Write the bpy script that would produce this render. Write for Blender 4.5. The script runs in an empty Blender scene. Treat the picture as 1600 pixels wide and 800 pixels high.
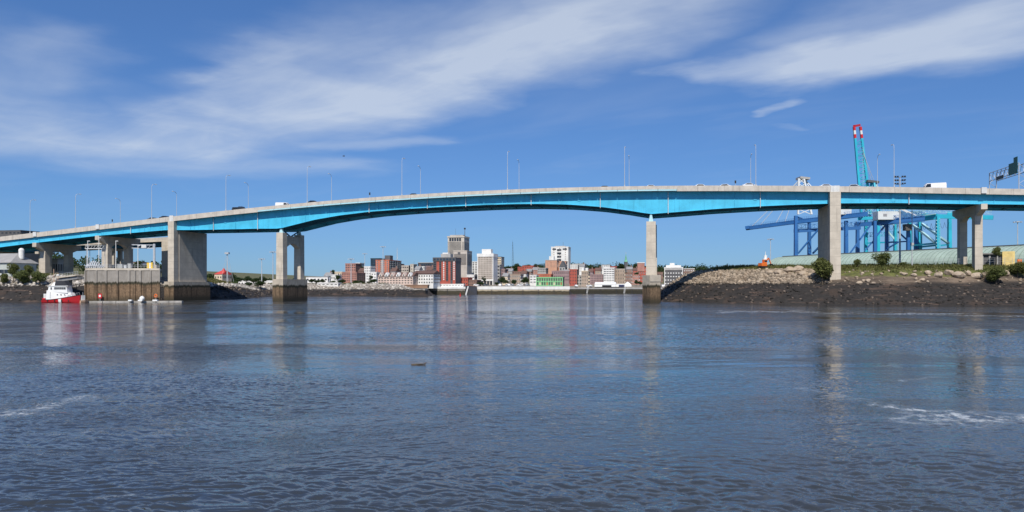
import bpy, math, random
import numpy as np
from mathutils import Vector
R = math.radians
random.seed(7); np.random.seed(7)
scene = bpy.context.scene
COL = scene.collection

# ------------------------------------------------------------------ camera
CAM_H, FPX, HOR = 5.54, 1155.0, 446.0
cam_d = bpy.data.cameras.new('camera'); cam = bpy.data.objects.new('camera', cam_d); COL.objects.link(cam)
cam.location = (0, 0, CAM_H); cam.rotation_euler = (R(90), 0, 0)
cam_d.sensor_width = 36; cam_d.lens = 36*FPX/1600; cam_d.shift_y = (HOR-400)/1600
cam_d.clip_start = 0.5; cam_d.clip_end = 20000
scene.camera = cam

# ------------------------------------------------------------------ node helpers
def nodes_of(idb):
    idb.use_nodes = True
    nt = idb.node_tree; nt.nodes.clear(); return nt
class G:
    """tiny node-graph helper"""
    def __init__(s, nt): s.nt = nt
    def n(s, t, **kw):
        nd = s.nt.nodes.new(t)
        for k, v in kw.items(): setattr(nd, k, v)
        return nd
    def link(s, a, b): s.nt.links.new(a, b)
    def put(s, sock, v):
        if isinstance(v, bpy.types.NodeSocket): s.link(v, sock)
        else:
            if hasattr(sock.default_value, '__len__') and len(sock.default_value) == 4 and len(v) == 3: v = (*v, 1)
            sock.default_value = v
    def m(s, op, a, b=None, c=None, clamp=False):
        nd = s.n('ShaderNodeMath', operation=op, use_clamp=clamp)
        s.put(nd.inputs[0], a)
        if b is not None: s.put(nd.inputs[1], b)
        if c is not None: s.put(nd.inputs[2], c)
        return nd.outputs[0]
    def mixc(s, f, a, b, blend='MIX'):
        nd = s.n('ShaderNodeMix', data_type='RGBA', blend_type=blend)
        s.put(nd.inputs['Factor'], f); s.put(nd.inputs[6], a); s.put(nd.inputs[7], b)
        return nd.outputs[2]
    def ramp(s, f, lo, hi, a=0.0, b=1.0, smooth=True):
        nd = s.n('ShaderNodeMapRange', interpolation_type='SMOOTHSTEP' if smooth else 'LINEAR')
        s.put(nd.inputs[0], f)
        for i, v in zip((1, 2, 3, 4), (lo, hi, a, b)): s.put(nd.inputs[i], v)
        return nd.outputs[0]
    def noise(s, vec, scale, detail=4, rough=.55, dist=0.0, out=0):
        nd = s.n('ShaderNodeTexNoise'); s.put(nd.inputs['Vector'], vec)
        for k, v in (('Scale', scale), ('Detail', detail), ('Roughness', rough), ('Distortion', dist)): s.put(nd.inputs[k], v)
        return nd.outputs[out]
    def mapping(s, vec, scale=(1, 1, 1), rot=(0, 0, 0), loc=(0, 0, 0)):
        nd = s.n('ShaderNodeMapping'); s.put(nd.inputs[0], vec)
        nd.inputs['Scale'].default_value = scale; nd.inputs['Rotation'].default_value = rot; nd.inputs['Location'].default_value = loc
        return nd.outputs[0]
    def sep(s, vec):
        nd = s.n('ShaderNodeSeparateXYZ'); s.put(nd.inputs[0], vec); return nd.outputs
    def comb(s, x, y, z):
        nd = s.n('ShaderNodeCombineXYZ')
        for i, v in enumerate((x, y, z)): s.put(nd.inputs[i], v)
        return nd.outputs[0]

# ------------------------------------------------------------------ sky and sun
SUN_DIR = Vector((0.086, 1.0, -1.10)).normalized()       # direction the light travels
SUN_EL = math.asin(-SUN_DIR.z)
SUN_AZ = math.atan2(-SUN_DIR.x, -SUN_DIR.y)
world = bpy.data.worlds.new('World'); scene.world = world
nt = nodes_of(world); g = G(nt)
sky = g.n('ShaderNodeTexSky', sky_type='NISHITA', sun_disc=False)
sky.sun_elevation = SUN_EL; sky.sun_rotation = SUN_AZ
sky.altitude = 0; sky.air_density = 1.0; sky.dust_density = 0.15; sky.ozone_density = 2.6
tc = g.n('ShaderNodeTexCoord'); d = tc.outputs['Generated']
dx, dy, dz = g.sep(d)
zz = g.m('MAXIMUM', g.m('ADD', dz, 0.02), 0.025)
px, py = g.m('DIVIDE', dx, zz), g.m('DIVIDE', dy, zz)       # point on a flat cirrus layer above
plane = g.comb(px, py, 0.0)
w1 = g.noise(plane, 0.55, 3, .55, 0.0, 1); w2 = g.noise(plane, 2.2, 4, .6, 0.0, 1)
wx, wy, _ = g.sep(w1); vx, vy, _ = g.sep(w2)
qx = g.m('ADD', px, g.m('ADD', g.m('MULTIPLY', g.m('SUBTRACT', wx, .5), 1.0), g.m('MULTIPLY', g.m('SUBTRACT', vx, .5), .42)))
qy = g.m('ADD', py, g.m('ADD', g.m('MULTIPLY', g.m('SUBTRACT', wy, .5), 1.0), g.m('MULTIPLY', g.m('SUBTRACT', vy, .5), .42)))
def stroke(ax, ay, bx, by, wa, wb, amp, soft=1.0):
    """soft wisp from a to b on the cirrus layer"""
    ex, ey = bx-ax, by-ay; L2 = ex*ex+ey*ey
    rx, ry = g.m('SUBTRACT', qx, ax), g.m('SUBTRACT', qy, ay)
    t = g.m('DIVIDE', g.m('ADD', g.m('MULTIPLY', rx, ex), g.m('MULTIPLY', ry, ey)), L2, clamp=False)
    t = g.m('MINIMUM', g.m('MAXIMUM', t, 0.0), 1.0)
    sx, sy = g.m('SUBTRACT', rx, g.m('MULTIPLY', t, ex)), g.m('SUBTRACT', ry, g.m('MULTIPLY', t, ey))
    dist = g.m('SQRT', g.m('ADD', g.m('MULTIPLY', sx, sx), g.m('MULTIPLY', sy, sy)))
    w = g.m('ADD', wa, g.m('MULTIPLY', t, wb-wa))
    return g.m('MULTIPLY', g.ramp(g.m('DIVIDE', dist, w), 0.0, 1.0, 1.0, 0.0), amp)
def pl(x, y):   # direction seen at pixel x,y of the photograph -> cirrus layer point
    k = 1/((HOR-y)/FPX + 0.02*math.hypot(1, (x-800)/FPX)); return ((x-800)/FPX*k, k)
STROKES = [
 ((-300, 100), (60, 195), 1.4, 1.05, .62), ((-100, 225), (300, 232), 1.05, .9, .72), ((300, 235), (480, 165), .8, .85, .85), ((370, 165), (420, 75), .42, .30, .6),
 ((480, 165), (720, 112), .85, .62, 1.0), ((720, 112), (930, 50), .62, .62, 1.0), ((430, 95), (760, 30), .5, .5, .5), ((930, 50), (1200, -170), .6, .7, .85),
 ((1050, 116), (1260, 116), .22, .42, .75), ((1260, 108), (1430, 66), .45, .5, 1.0), ((1430, 66), (1800, -70), .55, .8, .95), ((1200, 80), (1470, 0), .3, .5, .45),
 ((170, 262), (520, 262), .8, .6, .5), ((510, 230), (650, 212), .42, .3, .5), ((1165, 182), (1235, 158), .07, .13, .5), ((1230, 195), (1250, 200), .1, .1, .2), ((20, 60), (60, 130), .4, .4, .4)]
cl = None
for a, b, wa, wb, amp in STROKES:
    v = stroke(*pl(*a), *pl(*b), wa, wb, amp)
    cl = v if cl is None else g.m('ADD', g.m('MAXIMUM', cl, v), g.m('MULTIPLY', g.m('MINIMUM', cl, v), .3))
fib = g.noise(g.mapping(g.mapping(plane, rot=(0, 0, R(43))), (.6, 2.1, 1)), 1.3, 6, .6, .5)
puff = g.noise(plane, 1.1, 4, .55, .6)
tex = g.m('ADD', g.ramp(fib, .26, .74, .70, 1.08), g.ramp(puff, .3, .75, -.2, .22))
wide = g.m('MULTIPLY', g.ramp(g.noise(g.mapping(g.mapping(plane, rot=(0, 0, R(43))), (.5, 1.2, 1), loc=(3, 1, 0)), .7, 4, .6, .4), .47, .72), g.ramp(py, .6, 2.4, .85, .12))  # added cirrus, thick behind the camera to lift ambient light, thin in view
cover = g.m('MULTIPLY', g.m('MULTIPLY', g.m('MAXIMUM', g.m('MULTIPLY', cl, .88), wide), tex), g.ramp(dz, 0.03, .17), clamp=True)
hs = g.n('ShaderNodeHueSaturation'); hs.inputs['Saturation'].default_value = 1.0; hs.inputs['Value'].default_value = 1.0
g.put(hs.inputs['Color'], sky.outputs[0])
gm_ = g.n('ShaderNodeGamma'); g.put(gm_.inputs[0], g.mixc(1.0, hs.outputs[0], (.045, .0655, .0985), 'MULTIPLY')); gm_.inputs[1].default_value = .72
skyc = g.mixc(1.0, gm_.outputs[0], (5.3, 6.9, 8.7), 'MULTIPLY')      # phone-camera rendering of the blue
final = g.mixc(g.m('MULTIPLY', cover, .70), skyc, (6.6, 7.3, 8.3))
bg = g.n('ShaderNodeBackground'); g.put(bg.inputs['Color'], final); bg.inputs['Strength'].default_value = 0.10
world.cycles.sampling_method = 'MANUAL'; world.cycles.sample_map_resolution = 256
out = g.n('ShaderNodeOutputWorld'); g.link(bg.outputs[0], out.inputs[0])

sun_d = bpy.data.lights.new('sun', 'SUN'); sun = bpy.data.objects.new('sun', sun_d); COL.objects.link(sun)
sun_d.energy = 4.9; sun_d.angle = R(0.53); sun_d.color = (1.0, 0.945, 0.86)
sun.rotation_euler = SUN_DIR.to_track_quat('-Z', 'Y').to_euler(); sun.location = (0, -50, 120)
vs = scene.view_settings
vs.view_transform = 'Standard'; vs.look = 'None'; vs.exposure = 0.0; vs.gamma = 1.0; vs.use_curve_mapping = False
scene.cycles.max_bounces = 4; scene.cycles.diffuse_bounces = 3; scene.cycles.glossy_bounces = 3; scene.cycles.transparent_max_bounces = 6
scene.cycles.use_denoising = True

# ------------------------------------------------------------------ geometry helpers
def P(x, y, Y):
    return Vector(((x-800)/FPX*Y, Y, CAM_H+(HOR-y)/FPX*Y))
def XY(x, Y): return ((x-800)/FPX*Y, Y)
def ZY(y, Y): return CAM_H+(HOR-y)/FPX*Y

LABELS = {}
def tag(o, label=None, cat=None, group=None, kind=None):
    if label: o['label'] = label
    if cat: o['category'] = cat
    if group: o['group'] = group
    if kind: o['kind'] = kind
    return o
def empty(name, loc, rz=0.0, label=None, cat=None, group=None):
    o = bpy.data.objects.new(name, None); COL.objects.link(o)
    o.location = loc; o.rotation_euler = (0, 0, rz); o.empty_display_size = .5
    return tag(o, label, cat, group)
def rootloc(o):
    while o.parent: o = o.parent
    return o.location
class MB:
    def __init__(s): s.v = []; s.f = []; s.mi = []
    def quad8(s, c, mi=0):      # 8 corners: bottom 4 ccw, top 4 ccw
        b = len(s.v); s.v += [tuple(p) for p in c]
        for f in ((3, 2, 1, 0), (4, 5, 6, 7), (0, 1, 5, 4), (1, 2, 6, 5), (2, 3, 7, 6), (3, 0, 4, 7)):
            s.f.append(tuple(b+i for i in f)); s.mi.append(mi)
        return s
    def box(s, c, size, rz=0.0, mi=0):
        x, y, z = [q/2 for q in size]; ca, sa = math.cos(rz), math.sin(rz)
        pts = []
        for dz_ in (-z, z):
            for dx_, dy_ in ((-x, -y), (x, -y), (x, y), (-x, y)):
                pts.append((c[0]+dx_*ca-dy_*sa, c[1]+dx_*sa+dy_*ca, c[2]+dz_))
        return s.quad8(pts, mi)
    def bb(s, x0, x1, y0, y1, z0, z1, mi=0): return s.box(((x0+x1)/2, (y0+y1)/2, (z0+z1)/2), (x1-x0, y1-y0, z1-z0), 0, mi)
    def tube(s, p0, p1, r0, r1=None, n=6, mi=0, cap=True):
        p0, p1 = Vector(p0), Vector(p1); r1 = r0 if r1 is None else r1
        ax = (p1-p0)
        if ax.length < 1e-6: return s
        ax.normalize(); a = ax.orthogonal().normalized(); bq = ax.cross(a)
        b = len(s.v)
        for p, r in ((p0, r0), (p1, r1)):
            for i in range(n):
                t = 2*math.pi*i/n; s.v.append(tuple(p+a*(r*math.cos(t))+bq*(r*math.sin(t))))
        for i in range(n):
            j = (i+1) % n; s.f.append((b+i, b+j, b+n+j, b+n+i)); s.mi.append(mi)
        if cap:
            s.f.append(tuple(b+i for i in reversed(range(n)))); s.mi.append(mi)
            s.f.append(tuple(b+n+i for i in range(n))); s.mi.append(mi)
        return s
    def bar(s, p0, p1, w, h=None, mi=0):       # square bar between two points, h measured upward
        p0, p1 = Vector(p0), Vector(p1); h = h or w
        ax = (p1-p0).normalized(); up = Vector((0, 0, 1))
        if abs(ax.z) > .98: up = Vector((0, 1, 0))
        sd = ax.cross(up).normalized(); up = sd.cross(ax)
        pts = []
        for sz in (-1, 1):
            pts += [p0-sd*w/2+up*h/2*sz, p0+sd*w/2+up*h/2*sz, p1+sd*w/2+up*h/2*sz, p1-sd*w/2+up*h/2*sz]
        return s.quad8(pts, mi)
    def prism(s, poly, z0, z1, mi=0, top=None):
        b = len(s.v); n = len(poly); top = top or poly
        s.v += [(p[0], p[1], z0) for p in poly]+[(p[0], p[1], z1) for p in top]
        for i in range(n):
            j = (i+1) % n; s.f.append((b+i, b+j, b+n+j, b+n+i)); s.mi.append(mi)
        s.f.append(tuple(b+i for i in reversed(range(n)))); s.mi.append(mi)
        s.f.append(tuple(b+n+i for i in range(n))); s.mi.append(mi)
        return s
    def face(s, pts, mi=0):
        b = len(s.v); s.v += [tuple(p) for p in pts]; s.f.append(tuple(range(b, b+len(pts)))); s.mi.append(mi); return s
    def loft(s, rings, mi=0, closed=True, caps=True):
        b = len(s.v); n = len(rings[0])
        for r in rings: s.v += [tuple(p) for p in r]
        for k in range(len(rings)-1):
            for i in range(n if closed else n-1):
                j = (i+1) % n; s.f.append((b+k*n+i, b+k*n+j, b+(k+1)*n+j, b+(k+1)*n+i)); s.mi.append(mi)
        if caps:
            s.f.append(tuple(b+i for i in reversed(range(n)))); s.mi.append(mi)
            e = b+(len(rings)-1)*n; s.f.append(tuple(e+i for i in range(n))); s.mi.append(mi)
        return s
    def mesh(s, name, mats, off=(0, 0, 0), smooth=False):
        me = bpy.data.meshes.new(name)
        me.from_pydata([(v[0]-off[0], v[1]-off[1], v[2]-off[2]) for v in s.v], [], s.f)
        for m_ in (mats if isinstance(mats, (list, tuple)) else [mats]): me.materials.append(m_)
        if any(s.mi): me.polygons.foreach_set('material_index', s.mi)
        if smooth: me.polygons.foreach_set('use_smooth', [True]*len(s.f))
        me.update(); return me
    def build(s, name, mats, parent=None, local=False, smooth=False, **kw):
        """local=False: vertices are in world coordinates"""
        off = (0, 0, 0)
        if not local and parent is not None: off = rootloc(parent)
        o = bpy.data.objects.new(name, s.mesh(name, mats, off, smooth)); COL.objects.link(o)
        if parent is not None: o.parent = parent
        return tag(o, **kw)
def inst(name, me, parent, loc, rz=0.0, scale=(1, 1, 1), **kw):
    o = bpy.data.objects.new(name, me); COL.objects.link(o)
    if parent is not None: o.parent = parent
    o.location = loc; o.rotation_euler = (0, 0, rz); o.scale = scale
    return tag(o, **kw)
def copy_tree(o, parent=None):
    c = o.copy(); COL.objects.link(c); c.parent = parent
    for ch in list(o.children): copy_tree(ch, c)
    return c
def npmesh(name, V, F, mats, kind=None, parent=None, smooth=False, mi=None, **kw):
    me = bpy.data.meshes.new(name)
    V = np.asarray(V, dtype=np.float32); F = np.asarray(F, dtype=np.int32); k = F.shape[1]
    me.vertices.add(len(V)); me.vertices.foreach_set('co', V.ravel())
    me.loops.add(F.size); me.loops.foreach_set('vertex_index', F.ravel())
    me.polygons.add(len(F)); me.polygons.foreach_set('loop_start', np.arange(0, F.size, k, dtype=np.int32))
    for m_ in (mats if isinstance(mats, (list, tuple)) else [mats]): me.materials.append(m_)
    if mi is not None: me.polygons.foreach_set('material_index', np.asarray(mi, dtype=np.int32))
    if smooth: me.polygons.foreach_set('use_smooth', [True]*len(F))
    me.update(calc_edges=True); me.validate()
    if name.startswith('_'): return me
    o = bpy.data.objects.new(name, me); COL.objects.link(o)
    if parent is not None: o.parent = parent
    return tag(o, kind=kind, **kw)

# ------------------------------------------------------------------ materials
MATS = {}
def mat(name, col, rough=.7, var=.18, scale=.6, metal=0.0, bump=0.0, streak=0.0, spec=.4, col2=None, pour=0.0):
    if name in MATS: return MATS[name]
    m_ = bpy.data.materials.new(name); g = G(nodes_of(m_)); MATS[name] = m_
    b = g.n('ShaderNodeBsdfPrincipled'); o = g.n('ShaderNodeOutputMaterial'); g.link(b.outputs[0], o.inputs[0])
    pos = g.n('ShaderNodeNewGeometry').outputs['Position']
    n1 = g.noise(pos, scale, 5, .6)
    c = g.mixc(g.ramp(n1, .3, .7), tuple(q*(1-var) for q in col), tuple(min(1, q*(1+var)) for q in col) if col2 is None else col2)
    if streak:
        n2 = g.noise(g.mapping(pos, (1.2, 1.2, .07)), 1.0, 5, .65)
        c = g.mixc(g.m('MULTIPLY', g.ramp(n2, .52, .75), streak), c, tuple(q*.35 for q in col))
    if pour:
        zf = g.m('FRACT', g.m('DIVIDE', g.sep(pos)[2], pour))
        ln = g.m('MULTIPLY', g.ramp(g.m('ABSOLUTE', g.m('SUBTRACT', zf, .5)), 0.0, .05, 1.0, 0.0), g.ramp(n1, .35, .6, .1, .5))
        c = g.mixc(ln, c, tuple(q*.45 for q in col))
        c = g.mixc(g.m('MULTIPLY', g.ramp(g.noise(pos, .16, 5, .6), .5, .68), .35), c, tuple(q*.62 for q in col))
    g.put(b.inputs['Base Color'], c)
    b.inputs['Roughness'].default_value = rough; b.inputs['Metallic'].default_value = metal
    b.inputs['Specular IOR Level'].default_value = spec
    if bump:
        bp = g.n('ShaderNodeBump'); bp.inputs['Strength'].default_value = bump; bp.inputs['Distance'].default_value = .05
        g.put(bp.inputs['Height'], g.noise(pos, scale*8, 4)); g.link(bp.outputs[0], b.inputs['Normal'])
    return m_
def tide_mat(name, col, level=6.6, brown=(.17, .115, .07)):
    """concrete above the high-water line, weed and silt stains below it"""
    if name in MATS: return MATS[name]
    m_ = bpy.data.materials.new(name); g = G(nodes_of(m_)); MATS[name] = m_
    b = g.n('ShaderNodeBsdfPrincipled'); o = g.n('ShaderNodeOutputMaterial'); g.link(b.outputs[0], o.inputs[0])
    pos = g.n('ShaderNodeNewGeometry').outputs['Position']; x, y, z = g.sep(pos)
    n1 = g.noise(pos, .5, 6, .6); n2 = g.noise(g.mapping(pos, (1.1, 1.1, .09)), 1.0, 6, .65); n3 = g.noise(pos, 1.7, 5, .65)
    zz = g.m('ADD', z, g.m('MULTIPLY', g.m('SUBTRACT', n2, .5), 2.2))
    con = g.mixc(g.ramp(n1, .3, .7), tuple(q*.85 for q in col), tuple(q*1.12 for q in col))
    con = g.mixc(g.m('MULTIPLY', g.ramp(n2, .5, .72), .35), con, (.12, .09, .06))
    wet = g.mixc(g.ramp(n3, .3, .7), tuple(q*.65 for q in brown), tuple(q*1.35 for q in brown))
    wet = g.mixc(g.m('MULTIPLY', g.ramp(n2, .42, .66), .75), wet, tuple(q*.28 for q in brown))
    wet = g.mixc(g.ramp(zz, 0.2, 2.8, .85, 0.0), wet, (.035, .032, .02))
    algae = g.mixc(n3, (.05, .04, .025), (.028, .032, .018))
    c = g.mixc(g.ramp(zz, level-1.3, level-.6), wet, algae)
    c = g.mixc(g.ramp(zz, level-.35, level+.25), c, con)
    g.put(b.inputs['Base Color'], c); b.inputs['Roughness'].default_value = .8; b.inputs['Specular IOR Level'].default_value = .3
    bp = g.n('ShaderNodeBump'); bp.inputs['Strength'].default_value = .35; bp.inputs['Distance'].default_value = .1
    g.put(bp.inputs['Height'], n3); g.link(bp.outputs[0], b.inputs['Normal'])
    return m_
def terrain_mat(name, dark_top=6.0, grass_from=10.2, rock=(.36, .30, .24), grass=(.10, .115, .04), gr_amt=1.0, mud=(.024, .0215, .020), yfall=None, xmud=None):
    m_ = bpy.data.materials.new(name); g = G(nodes_of(m_)); MATS[name] = m_
    b = g.n('ShaderNodeBsdfPrincipled'); o = g.n('ShaderNodeOutputMaterial'); g.link(b.outputs[0], o.inputs[0])
    pos = g.n('ShaderNodeNewGeometry').outputs['Position']; x, y, z = g.sep(pos)
    n1 = g.noise(pos, .12, 6, .62); n2 = g.noise(pos, .9, 6, .65); n3 = g.noise(g.mapping(pos, (.10, .16, 1.1)), 1.0, 6, .62, .4)
    zz = g.m('ADD', z, g.m('MULTIPLY', g.m('SUBTRACT', n1, .5), 2.5))
    if yfall: zz = g.m('ADD', zz, g.ramp(y, yfall[0], yfall[1], 0.0, yfall[2]))
    mudc = g.mixc(g.ramp(n2, .35, .7), mud, tuple(q*1.6 for q in mud))
    mudc = g.mixc(g.m('MULTIPLY', g.ramp(n3, .54, .68), .65), mudc, (.15, .10, .075))
    mudc = g.mixc(g.m('MULTIPLY', g.ramp(n1, .52, .66), .5), mudc, (.075, .05, .036))
    rockc = g.mixc(g.ramp(n2, .35, .65), tuple(q*.45 for q in rock), rock)
    if xmud:
        fx_ = g.ramp(g.m('ADD', x, g.m('MULTIPLY', n1, 14)), xmud[0], xmud[1])
        rockc = g.mixc(g.m('MULTIPLY', fx_, .85), rockc, g.mixc(g.ramp(n3, .4, .65), (.055, .04, .03), (.17, .125, .09)))
        gz_ = g.m('ADD', zz, g.m('MULTIPLY', fx_, 1.6))
    else: gz_ = zz
    grassc = g.mixc(g.ramp(n2, .3, .7), tuple(q*.6 for q in grass), (grass[0]*1.5, grass[1]*1.35, grass[2]*1.2))
    c = g.mixc(g.ramp(zz, dark_top-.4, dark_top+.8), mudc, rockc)
    c = g.mixc(g.m('MULTIPLY', g.ramp(gz_, grass_from-.4, grass_from+.5), gr_amt), c, grassc)
    g.put(b.inputs['Base Color'], c); b.inputs['Roughness'].default_value = .85; b.inputs['Specular IOR Level'].default_value = .25
    bp = g.n('ShaderNodeBump'); bp.inputs['Strength'].default_value = .7; bp.inputs['Distance'].default_value = .5
    g.put(bp.inputs['Height'], g.m('ADD', n2, n3)); g.link(bp.outputs[0], b.inputs['Normal'])
    return m_
def leaf_mat(name, a, b_):
    m_ = bpy.data.materials.new(name); g = G(nodes_of(m_)); MATS[name] = m_
    b = g.n('ShaderNodeBsdfPrincipled'); o = g.n('ShaderNodeOutputMaterial')
    pos = g.n('ShaderNodeNewGeometry').outputs['Position']
    rnd = g.n('ShaderNodeObjectInfo').outputs['Random']
    c = g.mixc(g.ramp(g.noise(pos, .8, 4), .3, .7), a, b_)
    c = g.mixc(g.m('MULTIPLY', rnd, .35), c, (a[0]*1.5, a[1]*1.1, a[2]*.8))
    g.put(b.inputs['Base Color'], c); b.inputs['Roughness'].default_value = .65; b.inputs['Specular IOR Level'].default_value = .25
    t = g.n('ShaderNodeBsdfTranslucent'); g.put(t.inputs[0], c)
    mx = g.n('ShaderNodeMixShader'); mx.inputs[0].default_value = .4
    g.link(b.outputs[0], mx.inputs[1]); g.link(t.outputs[0], mx.inputs[2]); g.link(mx.outputs[0], o.inputs[0])
    return m_
def glass_mat(name, col, rough=.12):
    return mat(name, col, rough, .3, .35, spec=.6)

CONC = mat('concrete', (.53, .47, .385), .85, .12, .35, bump=.2, streak=.45, pour=2.6)
CONC_RAIL = mat('parapet_concrete', (.50, .455, .395), .85, .12, .5, bump=.2, streak=.4)
CONC_TIDE = tide_mat('tidal_concrete', (.44, .385, .31), 5.7)
WHARF_TIDE = tide_mat('wharf_concrete', (.29, .265, .235), 6.7, (.19, .125, .075))
CYAN = mat('cyan_steel_paint', (.065, .475, .70), .5, .12, .22, streak=.32)
CYAN_PALE = mat('pale_cyan_paint', (.42, .66, .72), .5, .06, .3)
GIRD_IN = mat('dark_blue_steel', (.03, .16, .25), .6, .12, .3)  # darker blue on middle girder, cross frames, braces and ramp girders
ASPH = mat('asphalt', (.05, .05, .052), .9, .2, .8)
STEEL = mat('galvanised_steel', (.48, .50, .52), .5, .1, 1.0, metal=.15)
WHITE = mat('white_paint', (.78, .78, .76), .5, .05, .6)
OFFW = mat('weathered_white_paint', (.62, .62, .60), .6, .1, .6, streak=.2)
RED = mat('red_paint', (.55, .02, .025), .4, .1, .6)
ORANGE = mat('orange_paint', (.7, .16, .03), .5, .1, .6)
BLACK = mat('black_paint', (.02, .02, .022), .5, .1, .6)
DGLASS = glass_mat('dark_window_glass', (.025, .03, .04))
YEL = mat('yellow_paint', (.75, .5, .06), .5, .1, .6)
GREEN_SIGN = mat('green_sign_face', (.01, .11, .07), .5, .05, .6)

def vnoise(x, y, s, seed=0):
    """cheap value noise"""
    x, y = x/s, y/s; xi, yi = np.floor(x).astype(int), np.floor(y).astype(int); fx, fy = x-xi, y-yi
    fx, fy = fx*fx*(3-2*fx), fy*fy*(3-2*fy)
    def h(a, b):
        k = np.sin(a*127.1+b*311.7+seed*74.7)*43758.5453; return k-np.floor(k)
    return (h(xi, yi)*(1-fx)+h(xi+1, yi)*fx)*(1-fy)+(h(xi, yi+1)*(1-fx)+h(xi+1, yi+1)*fx)*fy
def fbm(x, y, s, seed=0): return sum(vnoise(x, y, s/2**k, seed+k)/2**k for k in range(4))/1.875-.5

# ------------------------------------------------------------------ water
def water():
    m_ = bpy.data.materials.new('river_water'); g = G(nodes_of(m_))
    o = g.n('ShaderNodeOutputMaterial'); b = g.n('ShaderNodeBsdfPrincipled')
    pos = g.n('ShaderNodeNewGeometry').outputs['Position']; x, y, z = g.sep(pos)
    dist = g.m('SQRT', g.m('ADD', g.m('MULTIPLY', x, x), g.m('MULTIPLY', y, y)))
    # current swirls warp the ripple field
    big = g.noise(pos, .018, 5, .6, .6, 1)
    nd = g.n('ShaderNodeVectorMath', operation='MULTIPLY_ADD'); g.put(nd.inputs[0], big); nd.inputs[1].default_value = (26, 26, 0); g.put(nd.inputs[2], pos)
    wp = nd.outputs[0]
    patch = g.noise(g.mapping(wp, (.5, 1.0, 1)), .028, 4, .55, .8)       # smooth against rippled water
    patch2 = g.noise(g.mapping(wp, (.35, 1.3, 1)), .011, 4, .6, .5)
    amp = g.m('ADD', g.ramp(patch, .40, .60, .10, 1.0), g.ramp(patch2, .42, .6, -.15, .3))
    amp = g.m('MAXIMUM', amp, .12)
    r2 = g.noise(g.mapping(wp, (.65, 1.25, 1), (0, 0, R(-16))), 4.5, 2, .55, .1)
    r3 = g.noise(g.mapping(wp, (.6, 1.3, 1), (0, 0, R(9))), 1.1, 2, .55, .1)
    h = g.m('ADD', g.m('MULTIPLY', r2, g.ramp(dist, 30, 90, .04, .10)), g.m('MULTIPLY', r3, g.ramp(dist, 60, 260, .0, .34)))
    h = g.m('MULTIPLY', h, amp)
    bp = g.n('ShaderNodeBump'); bp.inputs['Strength'].default_value = 1.0; bp.inputs['Distance'].default_value = 1.0
    g.put(bp.inputs['Height'], h)
    # foam lines: drift along the current, where the tide meets the shore
    f1 = g.noise(g.mapping(wp, (.3, 1.0, 1), (0, 0, R(-18))), .05, 5, .6, 1.2)
    ridge = g.m('ABSOLUTE', g.m('SUBTRACT', f1, .5))
    line = g.ramp(ridge, 0.0, .010, 1.0, 0.0)
    brk = g.ramp(g.noise(pos, 1.6, 6, .72), .42, .64, 0.0, .75)
    gate = g.ramp(g.noise(pos, .021, 3, .5), .54, .64)
    fwx, fwy, _ = g.sep(g.noise(pos, .16, 4, .6, 0, 1))
    def near_line(ax, ay, bx, by, w):
        ex, ey = bx-ax, by-ay; L2 = ex*ex+ey*ey; wx, wy = fwx, fwy
        rx, ry = g.m('ADD', g.m('SUBTRACT', x, ax), g.m('MULTIPLY', g.m('SUBTRACT', wx, .5), 6*w)), g.m('ADD', g.m('SUBTRACT', y, ay), g.m('MULTIPLY', g.m('SUBTRACT', wy, .5), 5*w))
        t = g.m('MINIMUM', g.m('MAXIMUM', g.m('DIVIDE', g.m('ADD', g.m('MULTIPLY', rx, ex), g.m('MULTIPLY', ry, ey)), L2), 0.0), 1.0)
        sx, sy = g.m('SUBTRACT', rx, g.m('MULTIPLY', t, ex)), g.m('SUBTRACT', ry, g.m('MULTIPLY', t, ey))
        return g.ramp(g.m('SQRT', g.m('ADD', g.m('MULTIPLY', sx, sx), g.m('MULTIPLY', sy, sy))), 0.0, w, 1.0, 0.0)
    def wpx(px_, py_):
        Y = CAM_H*FPX/(py_-HOR); return ((px_-800)/FPX*Y, Y)
    foam = g.m('MULTIPLY', g.m('MULTIPLY', line, brk), g.m('MULTIPLY', gate, .55))
    for a, c, w, am in (((1370, 632), (1470, 652), .8, 1.0), ((1470, 652), (1640, 656), 2.0, .95), ((1260, 604), (1370, 632), .8, .35), ((1120, 487), (1250, 487), 9.0, 1.0),
                        ((1330, 490), (1470, 491), 8.0, .9), ((1530, 493), (1640, 495), 8.0, .9), ((20, 652), (115, 620), 1.2, 1.0), ((1150, 583), (1260, 600), .9, .16), ((170, 775), (215, 770), .22, .8),
                        ((130, 676), (155, 672), .25, .8), ((1400, 596), (1470, 590), .5, .5), ((900, 465), (985, 466), 5.0, .5), ((560, 472), (900, 468), 4.0, .35), ((60, 477), (135, 477), 1.2, .7)):
        foam = g.m('MAXIMUM', foam, g.m('MULTIPLY', g.m('MULTIPLY', near_line(*wpx(*a), *wpx(*c), w), brk), am))
    foam = g.m('MINIMUM', foam, 1.0)
    deep = g.mixc(g.ramp(patch2, .35, .65), (.029, .034, .038), (.040, .044, .046))
    g.put(b.inputs['Base Color'], g.mixc(foam, deep, (.62, .66, .68)))
    g.put(b.inputs['Roughness'], g.m('ADD', g.m('MULTIPLY', foam, .6), g.ramp(dist, 30, 400, .03, .09)))
    b.inputs['IOR'].default_value = 1.54; b.inputs['Specular IOR Level'].default_value = .5
    g.link(bp.outputs[0], b.inputs['Normal']); g.link(b.outputs[0], o.inputs[0])
    # ripples as real relief on the water nearby, finer steps closer in
    rows = []; y_ = 14.5
    while y_ < 245: rows.append(y_); y_ += max(.045, .0021*y_, .0000135*y_**2*2.2)
    rows = np.array(rows); cols = np.linspace(-1, 1, 880)
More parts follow.
